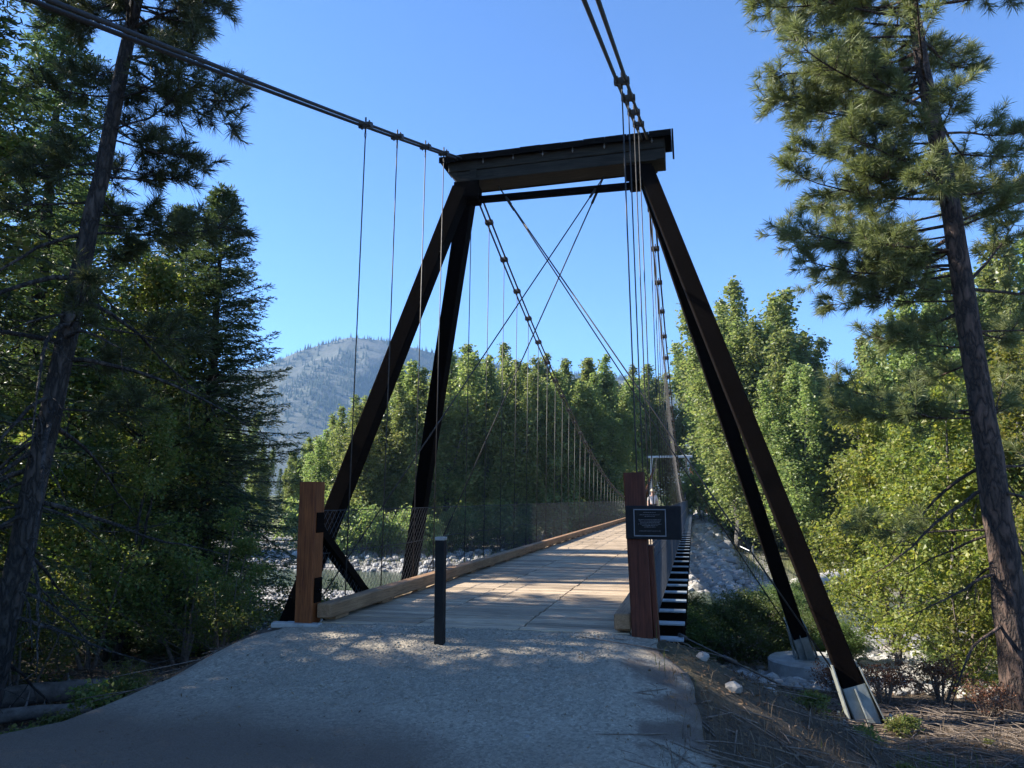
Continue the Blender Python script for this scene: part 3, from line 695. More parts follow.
def ponderosa(seed, T, r0, r1, blen, hb, top, nbr, mat_bark, mat_leaf, tuft=(34, .19, .0085), dead=0, deadto=None, cone=.35, azbias=None, el0=.05, clear=None):
    """T: trunk polyline from the base (local).  Branches with upturned tips carry needle tufts."""
    rs = np.random.RandomState(seed); T = np.asarray(T, float); H = T[-1][2]
    tt = np.linspace(0, 1, 34); P = np.array([at(T, t)[0] for t in tt]); P[:, :2] += np.cumsum(rs.randn(34, 2)*.008, 0)
    rad = r1+(r0-r1)*(1-tt)**1.05; rad[0] *= 1.25; rad[1] *= 1.08
    tr = MB().tube(P, rad, 16, noise=.10, seed=seed); cr = MB()
    Cs, As = [], []
    def pt(z):
        t = np.interp(z, P[:, 2], tt); return at(P, t)[0], float(np.interp(z, P[:, 2], rad))
    for k in range(nbr):
        z = hb+(H-hb)*((k+1.0*rs.rand())/nbr*.4+.6*rs.rand())**.95; u = (z-hb)/(H-hb); p, r = pt(z)
        az = k*2.399+rs.rand()*.9
        if azbias is not None and rs.rand() < .36: az = azbias+rs.randn()*.8
        if clear and z < clear and math.cos(az+math.pi/2) > .35 and rs.rand() < .8: continue
        L = blen*(.45+.75*rs.rand())*np.clip((1-u)/cone, .12, 1)**.8*(.75+.25*min(1, u*5+.3))
        B = curve(p, dirv(az, el0-.12+.5*u+.2*rs.randn()), L, 9, rs, sag=.28, tip=.5, wob=.3)
        br = np.linspace(max(.008, .0095*L+.004), .004, 10); tr.tube(B, br, 6)
        for q in range(int(6+L*7.5)):
            s = .28+.72*rs.rand()**.8; c, ax = at(B, s); sd = unit(ax*.55+perp(ax, rs)*np.array([1,1,.65])+np.array([0,0,.16]))
            l2 = (.18+.5*rs.rand())*(.4+.28*L)*(1.15-.5*s); S2 = curve(c, sd, l2, 4, rs, sag=.1, tip=.45, wob=.35)
            tr.tube(S2, np.linspace(.007, .0035, 5), 4, cap=False)
            Cs.append(S2[-1]); As.append(S2[-1]-S2[-2])
            for f in (.8, .6, .38):
                if rs.rand() < .75:
                    c2, a2 = at(S2, f); a2 = unit(a2+perp(a2, rs)*.9+np.array([0,0,.2])); Cs.append(c2+a2*.07); As.append(a2)
        Cs.append(B[-1]); As.append(B[-1]-B[-2])
    if top:
        for q in range(14): Cs.append(P[-1]+rs.randn(3)*.12); As.append(np.array([0,0,1.])+rs.randn(3)*.5)
    z0 = .6
    for k in range(dead):                        # bare dead lower limbs, arching down
        z = z0+((deadto or hb)-z0)*rs.rand(); p, r = pt(z); az = rs.rand()*6.28
        L = .7+1.9*rs.rand(); B = curve(p, dirv(az, .15*rs.randn()-.05), L, 9, rs, sag=.75, tip=-.1, wob=.5)
        tr.tube(B, np.linspace(.012+.009*L, .005, 10), 5)
        for q in range(int(2+L*3)):
            c, ax = at(B, .25+.75*rs.rand()); S2 = curve(c, unit(ax+perp(ax, rs)*1.1), .2+.5*rs.rand(), 4, rs, .3, 0, .6); tr.tube(S2, np.linspace(.006, .003, 5), 4, cap=False)
    needles(cr, Cs, As, tuft[0], tuft[1], tuft[2], .85, rs, back=.75)
    return tr.mesh('trunk', mat_bark), cr.mesh('crown', mat_leaf)
def fir(seed, H, Rm, nbr, mat_bark, mat_leaf, fine=1.0, hb=.04, lean=(0,0), spray=.05, droop=.30):
    rs = np.random.RandomState(seed); n = 26; tt = np.linspace(0, 1, n)
    P = np.stack([lean[0]*tt, lean[1]*tt, H*tt], -1); P[:, :2] += np.cumsum(rs.randn(n, 2)*.006*H/10, 0)
    r0 = .016*H+.02; rad = r0*(1-tt)**.9+.008; rad[0] *= 1.3
    tr = MB().tube(P, rad, 12, noise=.1, seed=seed); cr = MB(); TC, TA, TL = [], [], []
    for k in range(nbr):
        u = (k+rs.rand())/nbr; z = H*(hb+(1-hb)*u**1.05); t = z/H; p = at(P, min(t, .995))[0]
        az = k*2.399+rs.rand()*.8; L = Rm*(1-t)**.78*(.62+.55*rs.rand())+.10
        B = curve(p, dirv(az, -droop*.5+.75*t**2+.12*rs.randn()), L, 8, rs, sag=droop, tip=.32, wob=.22)
        tr.tube(B, np.linspace(.009*L+.006, .004, 9), 5, cap=False)
        m = int((6+L*11)*fine)
        for q in range(m):
            s = .12+.88*(q+rs.rand())/m; c, ax = at(B, s); side = np.cross(ax, [0,0,1]); side = unit(side)*(1 if q % 2 else -1)
            TC.append(c); TA.append(unit(ax*.75+side*(.75+.25*rs.rand())+np.array([0,0,-.14+.25*rs.randn()*.5]))); TL.append((.10+.34*L*(1-s)**.7*(.5+.6*rs.rand()))*1.0+.06)
        TC.append(B[-1]-.0*B[-1]); TA.append(unit(B[-1]-B[-2])); TL.append(.16)
    TC, TA, TL = np.array(TC), np.array(TA), np.array(TL)
    # feathery twigs: each twig is a fan of narrow needle blades along its length
    per = int(10*fine)+4; s = np.tile(np.linspace(.03, 1, per), len(TC)); C = np.repeat(TC, per, 0)+np.repeat(TA*TL[:, None], per, 0)*s[:, None]
    C[:, 2] -= np.repeat(TL, per)*s**2*.22
    A = np.repeat(TA, per, 0); k = len(C); sd = unit(np.cross(A, [0,0,1]))*np.where(rs.rand(k, 1) < .5, 1, -1)
    d = unit(A*.8+sd*(.5+.6*rs.rand(k, 1))+rs.randn(k, 3)*.28); ln = spray*(.8+.8*rs.rand(k, 1))*1.5; w = unit(np.cross(d, [0,0,1.]+.6*rs.randn(k, 3)))*spray*.20
    V = np.stack([C-w*.5, C+w*.5, C+d*ln*.55+w, C+d*ln, C+d*ln*.55-w], 1).reshape(-1, 3)
    cr.add(V, (np.arange(k)*5)[:, None]+np.array([0,1,2,3,4])[None])
    return tr.mesh('trunk', mat_bark), cr.mesh('crown', mat_leaf)
def broad(seed, H, Rm, mat_bark, mat_leaf, nlimb=26, nleaf=9000, size=.16, hb=.22, el=.8, r0=None, stems=1, clump=.34, sub=5, shape=.75, asp=.72, lean=0.0, egg=.45):
    rs = np.random.RandomState(seed); tr = MB(); cr = MB(); CL = []; WT_ = []
    for sI in range(stems):
        az0 = rs.rand()*6.28; sp = (.0 if stems == 1 else .16*H)
        off = np.array([math.cos(az0), math.sin(az0), 0])*(.0 if stems == 1 else .02*H*(1+sI*.4)); hh = H*(1 if sI == 0 else .65+.3*rs.rand())
        top = off*6*(1 if stems > 1 else 0)+np.array([lean*rs.randn(), lean*rs.randn(), hh])
        n = 16; tt = np.linspace(0, 1, n); P = off+(top-off)*tt[:, None]; P[1:, :2] += np.cumsum(rs.randn(n-1, 2)*.016*H/6, 0)
        rr = (r0 or .013*H+.02)/(1 if stems == 1 else 1.8); rad = rr*(1-tt)**.85+.006; rad[0] *= 1.3
        tr.tube(P, rad, 10, noise=.1, seed=seed+sI)
        nl = max(4, nlimb//stems)
        for k in range(nl):
            u = (k+rs.rand())/nl; t = hb+(1-hb)*u; p, ax = at(P, min(t, .99)); az = k*2.399+rs.rand()
            prof = math.sin(math.pi*min(1, (.12+.88*u))**egg)**shape if u < 1 else .1
            prof = max(.16, prof); L = Rm*prof*(.65+.5*rs.rand())/math.cos(min(el, 1.0))*.85
            B = curve(p, dirv(az, el*(.7+.5*rs.rand())), L, 7, rs, sag=-.0, tip=.12, wob=.35)
            tr.tube(B, np.linspace(max(.006, rr*.32*(1-u*.7)), .004, 8), 5, cap=False)
            for q in range(sub):
                s = .30+.70*(q+rs.rand())/sub; c, a2 = at(B, s); S2 = curve(c, unit(a2+perp(a2, rs)*.95+np.array([0,0,.2])), L*.38*(1.2-.6*s), 4, rs, 0, .1, .45)
                tr.tube(S2, np.linspace(.006, .003, 5), 4, cap=False)
                for f in (.45, .75, 1.0): CL.append(at(S2, f*.999)[0]); WT_.append(.4+rs.rand()**2*1.6)
            CL.append(B[-1]); WT_.append(1.2)
        CL.append(P[-1]); WT_.append(1.0)
    CL = np.array(CL); WT_ = np.array(WT_); idx = rs.choice(len(CL), nleaf, p=WT_/WT_.sum())
    C = CL[idx]+rs.randn(nleaf, 3)*clump*np.array([1,1,.72])*(.35+.65*rs.rand(nleaf, 1))
    C[:, 2] = np.maximum(C[:, 2], .05)
    leaves(cr, C, size, rs, asp=asp)
    return tr.mesh('trunk', mat_bark), cr.mesh('crown', mat_leaf)
PROTO = {}
def tree(name, meshes, xyz, label, cat='tree', group=None, rz=0, sc=1.0, sz=None):
    """a tree or shrub thing: an Empty at its foot with trunk and crown"""
    o = bpy.data.objects.new(name, None); COL.objects.link(o); o.location = xyz; o.rotation_euler = (0, 0, rz); o.scale = (sc, sc, sz or sc)
    link('trunk', meshes[0], o); link('crown', meshes[1], o); tag(o, label, cat, group); return o
ORD = 'first second third fourth fifth sixth seventh eighth ninth tenth eleventh twelfth thirteenth fourteenth fifteenth sixteenth seventeenth eighteenth nineteenth twentieth twenty-first twenty-second twenty-third twenty-fourth twenty-fifth twenty-sixth twenty-seventh twenty-eighth twenty-ninth thirtieth thirty-first thirty-second thirty-third thirty-fourth'.split()
# ---- the two big pines in front
b = gpt(6.85, 10.9, -.12); H = 17
T = [(0,0,0), (-.03,0,2), (-.16,0,4.5), (-.36,.0,7.5), (-.55,.05,10), (-.8,.1,13.5), (-.9,.1,H)]
tree('ponderosa_pine', ponderosa(101, T, .235, .03, 2.3, 2.2, True, 185, mt['bark_p'], mt['pine'], tuft=(36, .175, .0068), dead=12, deadto=4.6, cone=.4, azbias=math.pi*.98, clear=11),
     b, 'big ponderosa pine with scaly bark standing at the right edge of the picture')
b = gpt(-5.95, 9.0, -.1)
T = [(0,0,0), (.30,0,1.9), (.72,0,5.2), (1.08,0,8.4), (1.35,.05,11), (1.6,.1,14.5)]
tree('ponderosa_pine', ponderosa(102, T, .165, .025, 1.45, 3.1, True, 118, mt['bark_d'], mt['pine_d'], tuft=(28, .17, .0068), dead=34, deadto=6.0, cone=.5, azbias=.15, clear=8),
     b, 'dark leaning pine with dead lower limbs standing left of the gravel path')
# ---- left conifers
F1 = fir(201, 10, 2.55, 460, mt['bark_d'], mt['fir'], 1.0, spray=.052)
F2 = fir(202, 11, 2.6, 330, mt['bark_d'], mt['fir'], .9, spray=.06, droop=.5)
F3 = fir(203, 12, 2.5, 260, mt['bark_d'], mt['fir'], .6, spray=.10)
def conifer(m, x, y, sc, label, rz=0, sz=None, name='fir_tree', group=None): return tree(name, m, gpt(x, y, -.1), label, 'tree', group, rz, sc, sz)
conifer(F1, -6.9, 17.4, 1.06, 'dense dark fir leaning out over the river bank left of the tower', .4)
conifer(F2, -8.4, 10.4, 1.15, 'drooping fir at the far left edge of the picture', 2.0)
conifer(F3, -13.6, 21.5, 1.0, 'tall fir deep in the left thicket, seen through the leafy trees', 1.0)
conifer(F1, -9.0, 20.4, 1.15, 'fir behind and left of the riverside fir', 3.3)
conifer(F2, -9.7, 15.3, 1.25, 'tallest fir of the left thicket, straight behind the leaning pine', 2.2)
conifer(F3, -12.4, 24.5, 1.0, 'distant fir filling the gap in the left thicket', 5.0)
# trees beyond the left picture edge that throw the shade across the path
for k, (x, y, m, s) in enumerate(((-11.8, 8.0, F1, 1.25), (-13.5, 4.6, F2, 1.2), (-10.8, 1.2, F2, .95))):
    conifer(m, x, y, s, 'fir in the shady stand beyond the left picture edge', k*1.3, group='firs shading the path from the left')
# ---- left broadleaf understory
U1 = broad(301, 6.5, 1.9, mt['bark_d'], mt['understory'], 44, 15000, .085, hb=.06, el=.55, stems=3, clump=.26)
U2 = broad(302, 4.0, 1.3, mt['twig'], mt['understory'], 30, 8000, .065, hb=.04, el=.6, stems=4, clump=.2)
U3 = broad(303, 1.7, .95, mt['twig'], mt['understory'], 24, 4200, .05, hb=.1, el=.65, stems=5, clump=.13)
for (x, y, m, s, lab) in ((-6.9, 13.7, U1, .68, 'smaller leafy tree in front of the sunlit one, right of the leaning pine trunk'),
                          (-8.6, 14.0, U1, 1.08, 'leafy tree left of the leaning pine trunk in the thicket'),
                          (-5.5, 14.6, U2, .7, 'green sapling in front of the dark riverside fir'),
                          (-7.3, 9.7, U2, 1.0, 'bushy sapling beside the foot of the leaning pine'),
                          (-8.2, 9.4, U2, 1.1, 'leafy sapling near the left picture edge behind the logs')):
    tree('understory_tree', m, gpt(x, y, -.05), lab, 'tree', None, x*3, s)
U5 = broad(306, 8.8, 2.3, mt['bark_d'], mt['understory'], 52, 19000, .09, hb=.12, el=.6, clump=.28)
tree('broadleaf_tree', U5, gpt(-7.9, 16.2, -.05), 'sunlit yellow-green leafy tree between the leaning pine trunk and the riverside fir', 'tree', None, .7, .92)
U4 = broad(305, 10.5, 2.6, mt['bark_d'], mt['understory'], 40, 15000, .09, hb=.3, el=.5, clump=.3)
for x, y, s in ((-9.6, 6.7, .95), (-8.6, 4.2, .9), (-12.5, 6.3, 1.1)):
    tree('broadleaf_tree', U4, gpt(x, y, -.05), 'tall leafy tree in the stand beyond the left picture edge', 'tree', 'leafy trees dappling the path from the left', x*2, s)
for (x, y, s, lab) in ((-8.0, 8.9, 1.0, 'tall lacy broadleaf tree overhanging the upper left corner behind the pine'), (-10.6, 18.6, 1.05, 'tall leafy tree deep in the left thicket between the firs')):
    tree('broadleaf_tree', U4, gpt(x, y, -.05), lab, 'tree', None, x*2, s)
for (x, y, s, lab) in ((-4.55, 12.6, .85, 'yellowing shrub beside the sunlit patch of sand left of the path'),
                       (-4.75, 9.9, .36, 'low green shrub at the edge of the gravel path near the logs'),
                       (-6.2, 10.1, .8, 'thin shrub behind the fallen logs'),
                       (-4.1, 15.6, .95, 'dark shrub at the river bank below the riverside fir'), (-6.7, 12.7, 1.2, 'leafy shrub at the foot of the leafy trees right of the leaning trunk'), (-5.6, 13.6, 1.15, 'green shrub between the sunlit trees and the yellowing shrub'), (-7.4, 11.6, 1.2, 'leafy shrub just behind the leaning pine trunk'), (-6.6, 9.1, .9, 'shrub in the left corner in front of the leaning trunk')):
    tree('understory_shrub', U3, gpt(x, y, -.03), lab, 'shrub', None, x*5, s)
# ---- right alders and willows
A1 = broad(401, 5.6, 1.6, mt['bark_c'], mt['alder'], 44, 14000, .085, hb=.04, el=.65, stems=2, clump=.24)
A2 = broad(402, 4.2, 1.4, mt['twig'], mt['alder'], 36, 9500, .075, hb=.03, el=.6, stems=4, clump=.2)
A3 = broad(403, 2.3, 1.2, mt['twig'], mt['alder'], 34, 7000, .065, hb=.02, el=.55, stems=6, clump=.16)
for k, (x, y, m, s, lab) in enumerate(((8.0, 14.6, A1, 1.0, 'bright green alder standing just behind the right pine trunk'),
        (7.9, 16.6, A1, .92, 'slender alder left of the right pine with sunlit leaves'),
        (9.8, 14.0, A1, 1.08, 'alder at the right picture edge behind the pine'),
        (9.4, 19.6, A1, 1.15, 'taller alder in the second row behind the right pine'),
        (11.2, 18.0, A1, 1.25, 'tall alder at the right picture edge in the second row'),
        (8.6, 12.6, A2, .8, 'yellow-green alder sapling just right of the pine foot'),
        (7.4, 13.0, A3, .85, 'low alder bush touching the left of the right pine foot'))):
    tree('alder', m, gpt(x, y, -.05), lab, 'tree', None, k*1.7, s)
Wl = broad(411, 1.55, 1.25, mt['twig'], mt['willow'], 90, 20000, .075, hb=.0, el=.45, stems=12, clump=.17, asp=.28)
for k, (x, y, s, lab) in enumerate(((3.55, 16.6, .85, 'pale green willow bush beside the right edge of the deck'),
        (4.75, 16.9, 1.0, 'dark willow bush below the right side of the bridge'),
        (5.9, 17.6, .8, 'willow bush just behind the far right tower leg'),
        (4.2, 19.6, .9, 'willow bush at the water edge behind the dark one'),
        (7.3, 19.4, .6, 'sunlit willow bush between the tower leg and the alders'),
        (8.6, 15.4, .6, 'willow bush in front of the alder stand'),
        (6.9, 22.5, .7, 'small willow bush at the water edge behind the far tower leg'),
        (8.0, 24.5, .8, 'willow bush across the water right of the far tower leg'), (9.6, 26.0, .9, 'willow bush in front of the bleached driftwood'), (6.9, 17.0, .62, 'low willow bush between the two right tower legs'),
        (-3.2, 19.5, .75, 'willow bush below the left side of the bridge'))):
    tree('willow_bush', Wl, gpt(x, y, -.05), lab, 'shrub', None, k*2.1, s)
# ---- far bank
def plume(seed, H, Rm, mat_bark, mat_leaf, nlimb=90, nleaf=26000, size=.2, hb=.16, nlead=4, asp=.75):
    """tall cottonwood: several upright leaders, each a spire of upswept leafy limbs with a pointed tip"""
    rs = np.random.RandomState(seed); tr = MB(); cr = MB(); n = 18; CL, SG, WG = [], [], []
    tt = np.linspace(0, 1, n); P0 = np.stack([0*tt, 0*tt, H*.96*tt], -1); P0[1:, :2] += np.cumsum(rs.randn(n-1, 2)*.06, 0)
    tr.tube(P0, .20*(1-tt)**.9+.012, 10, noise=.1, seed=seed); LD = [(P0, hb, Rm*.62, H)]
    for k in range(nlead):
        t0 = hb+.06+.34*rs.rand(); p, _ = at(P0, t0); az = k*6.283/nlead+rs.rand()*.9; out = Rm*(.42+.4*rs.rand()); top = H*(.62+.30*rs.rand())
        q = np.linspace(0, 1, 12); P = p+np.stack([math.cos(az)*out*q**.6, math.sin(az)*out*q**.6, (top-p[2])*q], -1); P[1:, :2] += np.cumsum(rs.randn(11, 2)*.05, 0)
        tr.tube(P, np.linspace(.075, .012, 12), 6, cap=False); LD.append((P, .06, Rm*.45, top))
    for P, h0, rr, top in LD:
        m = int(nlimb*(1 if P is P0 else .55))
        for k in range(m):
            u = (k+rs.rand())/m; t = h0+(1-h0)*u; p, ax = at(P, min(t, .985)); az = k*2.399+rs.rand()*1.4
            L = (rr*(min(1, .55+u*1.6)*(1-u)**.85)+.16)*(.5+.85*rs.rand())*1.3
            B = curve(p, dirv(az, .35+.5*rs.rand()+.35*u), L, 7, rs, sag=.05, tip=.6, wob=.4)
            tr.tube(B, np.linspace(.012*L+.008, .005, 8), 4, cap=False); w = .45+1.1*rs.rand()**2
            for q in (.3, .45, .6, .72, .84, .93, .999):
                c, a2 = at(B, q); CL.append(c); SG.append((.40-.24*q)*(.55+.45*L)); WG.append(w*(1.15-.45*q)*(.35+L))
                if rs.rand() < .55: CL.append(c+unit(a2+perp(a2, rs)*1.2+np.array([0,0,.3]))*L*.26); SG.append(.11+.04*L); WG.append(w*.7*rs.rand()*(.35+L))
        for q in range(3): CL.append(P[-1]+np.array([0,0,.12*q])); SG.append(.09); WG.append(.35)
    CL, SG, WG = np.array(CL), np.array(SG), np.array(WG); ix = rs.choice(len(CL), nleaf, p=WG/WG.sum())
    C = CL[ix]+rs.randn(nleaf, 3)*SG[ix][:, None]*np.array([.85,.85,1.1]); C[:, 2] = np.maximum(C[:, 2], .3)
    leaves(cr, C, size, rs, asp=asp, up=.15)
    return tr.mesh('trunk', mat_bark), cr.mesh('crown', mat_leaf)
C1 = plume(501, 16, 3.3, mt['bark_c'], mt['cotton'], 70, 30000, .18, .10, 4)
C2 = plume(502, 16, 2.8, mt['bark_c'], mt['cotton'], 64, 24000, .18, .20, 3)
C3 = plume(503, 16, 4.0, mt['bark_c'], mt['cotton'], 80, 38000, .18, .06, 6)
SH = broad(504, 3.4, 2.2, mt['twig'], mt['cotton'], 34, 5200, .20, hb=.03, el=.6, stems=5, clump=.4)
front = [(292,452,74,C2),(312,440,66,C1),(330,428,62,C3),(352,402,60,C1),(376,392,58,C3),(398,372,60,C2),(420,368,58,C1),(446,352,60,C3),(466,350,64,C2),(486,354,62,C1),(505,352,66,C2),(524,360,62,C2),
         (546,362,66,C1),(566,358,64,C2),(588,362,66,C2),(608,360,70,C1),(628,364,92,C3),(648,372,96,C2),(664,392,98,C1),
         (697,336,96,C1),(722,300,60,C2),(744,284,55,C3),(776,312,58,C1),(802,356,58,F3),(822,372,60,C3),(846,380,58,C1)]
GF = 'trees along the far river bank'
for k, (px, py, D, m) in enumerate(front):
    p = pix(px, py, D); x, y = p[0], p[1]; z0 = float(gz(x, y)); h = p[2]-z0; h0 = 12 if m is F3 else 16.0
    kind = 'fir' if m is F3 else 'cottonwood'; sc = h/h0*1.05
    tree('fir_tree' if m is F3 else 'cottonwood', m, (x, y, z0-.1), f'{kind} on the far bank, {ORD[k]} from the left in the front row of trees', 'tree', GF, k*1.9, sc*(.98+.45*((k*37) % 10)/10), sc*(1+.035*math.sin(k*2.7)))
for k, (px, py, D, m) in enumerate([(338,424,66,C1),(388,392,66,C1),(434,372,66,C3),(476,362,70,C3),(515,364,60,C3),(556,372,60,C1),(598,376,62,C3),(640,380,100,C1),(716,352,66,C2),(730,322,52,C1),(762,322,50,C3),(790,366,46,C1)]):
    p = pix(px, py, D); x, y = p[0], p[1]; z0 = float(gz(x, y)); sc = (p[2]-z0)/16*1.05
    tree('cottonwood', m, (x, y, z0-.1), f'shorter cottonwood filling in the far-bank row, {ORD[k]} of these from the left', 'tree', GF, k*2.7, sc*1.25, sc)
rs = np.random.RandomState(8)
for k in range(62):                              # the wood behind the front row
    px = rs.uniform(150, 900); D = rs.uniform(76, 125); p = pix(px, 400, D); x, y = p[0], p[1]
    w, l = wl(x, y)
    if abs(w) < 6.5 and l < 92: continue
    z0 = float(gz(x, y)); m = (C1, C2, C3, F3)[k % 4]
    ymin = np.interp(px, [150, 290, 340, 440, 650, 670, 690, 745, 800, 1100], [470, 462, 425, 372, 380, 402, 350, 300, 360, 360])
    h = min((498-ymin)/777*D-z0, 24)*rs.uniform(.8, .97); sc = h/(12 if m is F3 else 16)
    tree('fir_tree' if m is F3 else 'cottonwood', m, (x, y, z0-.1), 'tree standing deep in the wood behind the front row across the river', 'tree', 'trees in the wood across the river', k*1.1, sc)
und = [(300,62),(322,58),(342,55),(365,53),(392,54),(415,54),(442,56),(470,58),(498,58),(530,60),(560,60),(592,62),(704,62),(722,60),(748,60),(772,58),(795,56),(815,54),(838,55),(862,52)]
for k, (px, D) in enumerate(und):
    p = pix(px, 520, D); x, y = p[0], p[1]; s = .75+.5*rs.rand()
    tree('streamside_shrub', SH, gpt(x, y, -.1), f'leafy shrub at the foot of the far-bank trees, {ORD[k]} from the left', 'shrub', 'shrubs under the far-bank trees', k*2.3, s)
# ---- right middle distance
for k, (px, py, D, m, lab) in enumerate(((862, 330, 36, C2, 'cottonwood rising behind the right pine, leftmost of its stand'),
        (896, 300, 31, C1, 'cottonwood rising between the right pine and its lower limbs'),
        (938, 262, 30, C3, 'broad cottonwood directly behind the right pine trunk'),
        (985, 230, 29, C1, 'tall cottonwood to the right of the pine trunk'),
        (1030, 220, 30, C3, 'cottonwood cut by the right picture edge'),
        (878, 380, 40, F3, 'fir in the shade behind the right alders'),
        (835, 400, 38, C1, 'low cottonwood between the big far tree and the right pine'))):
    p = pix(px, py, D+9); z0 = float(gz(p[0], p[1])); h = p[2]-z0; h0 = 12 if m is F3 else 16.0
    tree('fir_tree' if m is F3 else 'cottonwood', m, (p[0], p[1], z0-.1), lab, 'tree', None, k*1.4, h/h0)
for k in range(16):
    p = pix(1075+k*42, 300, 34+(k*17) % 23); z0 = float(gz(p[0], p[1]))
    tree('cottonwood', (C1, C3, C2)[k % 3], (p[0], p[1], z0-.1), 'cottonwood of the stand beyond the right picture edge', 'tree', 'cottonwoods beyond the right picture edge', k*1.3, .8+.25*((k*7) % 5)/5)
# left middle distance
for k, (px, py, D, m, lab) in enumerate(((262, 440, 70, C1, 'cottonwood across the river just right of the dark fir'), (236, 400, 66, C3, 'cottonwood across the river hidden by the dark fir'),
        (180, 360, 60, C1, 'cottonwood across the river glimpsed through the left thicket'), (110, 330, 58, C3, 'cottonwood across the river behind the leaning pine'), (40, 320, 60, C1, 'cottonwood across the river near the left edge'))):
    p = pix(px, py, D); z0 = float(gz(p[0], p[1])); tree('cottonwood', m, (p[0], p[1], z0-.1), lab, 'tree', None, k*2, (p[2]-z0)/16)

# ------------------------------------------------------------------ rocks, logs, ground cover
def ico():
    t = (1+5**.5)/2; V = unit(np.array([(-1,t,0),(1,t,0),(-1,-t,0),(1,-t,0),(0,-1,t),(0,1,t),(0,-1,-t),(0,1,-t),(t,0,-1),(t,0,1),(-t,0,-1),(-t,0,1)], float))
    F = [(0,11,5),(0,5,1),(0,1,7),(0,7,10),(0,10,11),(1,5,9),(5,11,4),(11,10,2),(10,7,6),(7,1,8),(3,9,4),(3,4,2),(3,2,6),(3,6,8),(3,8,9),(4,9,5),(2,4,11),(6,2,10),(8,6,7),(9,8,1)]
    V = list(V); c = {}
    def mid(a, b):
        k = (min(a, b), max(a, b))
        if k not in c: V.append(unit((V[a]+V[b])/2)); c[k] = len(V)-1
        return c[k]
    G = []
    for a, b, d in F: x, y, z = mid(a, b), mid(b, d), mid(d, a); G += [(a, x, z), (b, y, x), (d, z, y), (x, y, z)]
    return np.array(V), np.array(G)
IV, IF = ico()
def rot(k, rs):
    q = unit(rs.randn(k, 4)); a, b, c, d = q.T
    return np.stack([1-2*(c*c+d*d), 2*(b*c-a*d), 2*(b*d+a*c), 2*(b*c+a*d), 1-2*(b*b+d*d), 2*(c*d-a*b), 2*(b*d-a*c), 2*(c*d+a*b), 1-2*(b*b+c*c)], -1).reshape(k, 3, 3)
def rocks(mb, P, size, rs, sink=.25):
    k = len(P); var = [IV*(1+.32*(rs.rand(len(IV), 1)-.5))*(.75+.5*rs.rand(1, 3)) for _ in range(9)]; pick = rs.randint(0, 9, k)
    B = np.stack(var)[pick]; B = np.einsum('kij,knj->kni', rot(k, rs), B)*np.array([1,1,.72]); B = B*size[:, None, None]*.5
    B = B+P[:, None, :]; B[:, :, 2] += (size*(.5*.72-sink*.5))[:, None]
    mb.add(B.reshape(-1, 3), (IF[None]+(np.arange(k)*len(IV))[:, None, None]).reshape(-1, 3), 0, False)
def scatter(n, w0, w1, l0, l1, rs, f):
    w = rs.uniform(w0, w1, n); l = rs.uniform(l0, l1, n); k = rs.rand(n) < f(w, l); w, l = w[k], l[k]; x, y = xy(w, l)
    return np.stack([x, y, ground(w, l)], -1), w, l
rs = np.random.RandomState(77)
def L2f(w, l): return np.where(l > 4, l-(4.0*np.tanh((-w-4)/14)+4)*smooth(4, 16, l), l)
mb = MB()
P, w, l = scatter(11000, 1.2, 12, .6, 9.5, rs, lambda w, l: smooth(1.4, 3.2, L2f(w, l)+1.6*fbm(w*.5, l*.5, 3, 8)))
k = (np.hypot(w-4.2, l-LB2) > .86); rocks(mb, P[k], rs.gamma(5, .019, k.sum())+.035, rs)
P, w, l = scatter(9000, -14, 1.2, 2.0, 17, rs, lambda w, l: smooth(2.5, 6, L2f(w, l))*smooth(17.5, 15, L2f(w, l))); rocks(mb, P, rs.gamma(5, .022, len(P))+.04, rs)
P, w, l = scatter(3600, -32, -1, 16, 56, rs, lambda w, l: smooth(23, 25, L2f(w, l))*smooth(46, 36, L2f(w, l))); rocks(mb, P, rs.gamma(4, .06, len(P))+.08, rs)
tag(link('river_cobbles', mb.mesh('river_cobbles', mt['rock'])), 'pale river cobbles covering the banks and gravel bars beside the water', 'cobbles', kind='stuff')
mb = MB()
P, w, l = scatter(7500, 1.2, 7, 23.5, 62, rs, lambda w, l: smooth(1.9, 1.1, np.abs(w-2.7)+.6*fbm(w, l*.4, 2, 4))); rocks(mb, P, rs.gamma(6, .045, len(P))+.08, rs, .1)
tag(link('riprap', mb.mesh('riprap', mt['rock'])), 'heap of pale riprap rocks along the bank under the right side of the bridge', 'rocks', kind='stuff')
# small stones on the path
mb = MB(); n = 9000; l = -6.9+2.0*rs.rand(n)**.8; le, re = path_edges(l); w = le+(re-le)*rs.rand(n); X, Y = xy(w, l)
zz = path_z(l)+.05*fbm(w*.7, l*.7, 3, 41)+.022*fbm(w*5, l*5, 3, 43)-.09*smooth(.45, 0, np.minimum(w-le, re-w))
rocks(mb, np.stack([X, Y, zz+.002], -1), rs.gamma(3, .0024, n)+.004, rs)
tag(link('loose_gravel', mb.mesh('loose_gravel', mt['stone'])), 'loose stones scattered over the crushed gravel path', 'gravel', kind='stuff')
def one_rock(px, py, D, size, label):
    p = pix(px, py, D); m = MB(); rocks(m, np.array([[0,0,0.]]), np.array([size]), rs, .4); o = link('rock', m.mesh('rock', mt['rock'])); o.location = gpt(p[0], p[1]); tag(o, label, 'rock')
one_rock(736, 742, 6.3, .16, 'pale fist-sized rock among the dry twigs on the right slope')
one_rock(528, 758, 5.0, .09, 'small pale stone at the bottom edge of the gravel path')
one_rock(705, 725, 6.8, .10, 'small grey stone at the top of the right slope')
one_rock(772, 712, 7.4, .12, 'light stone lower down the right slope towards the tower leg')
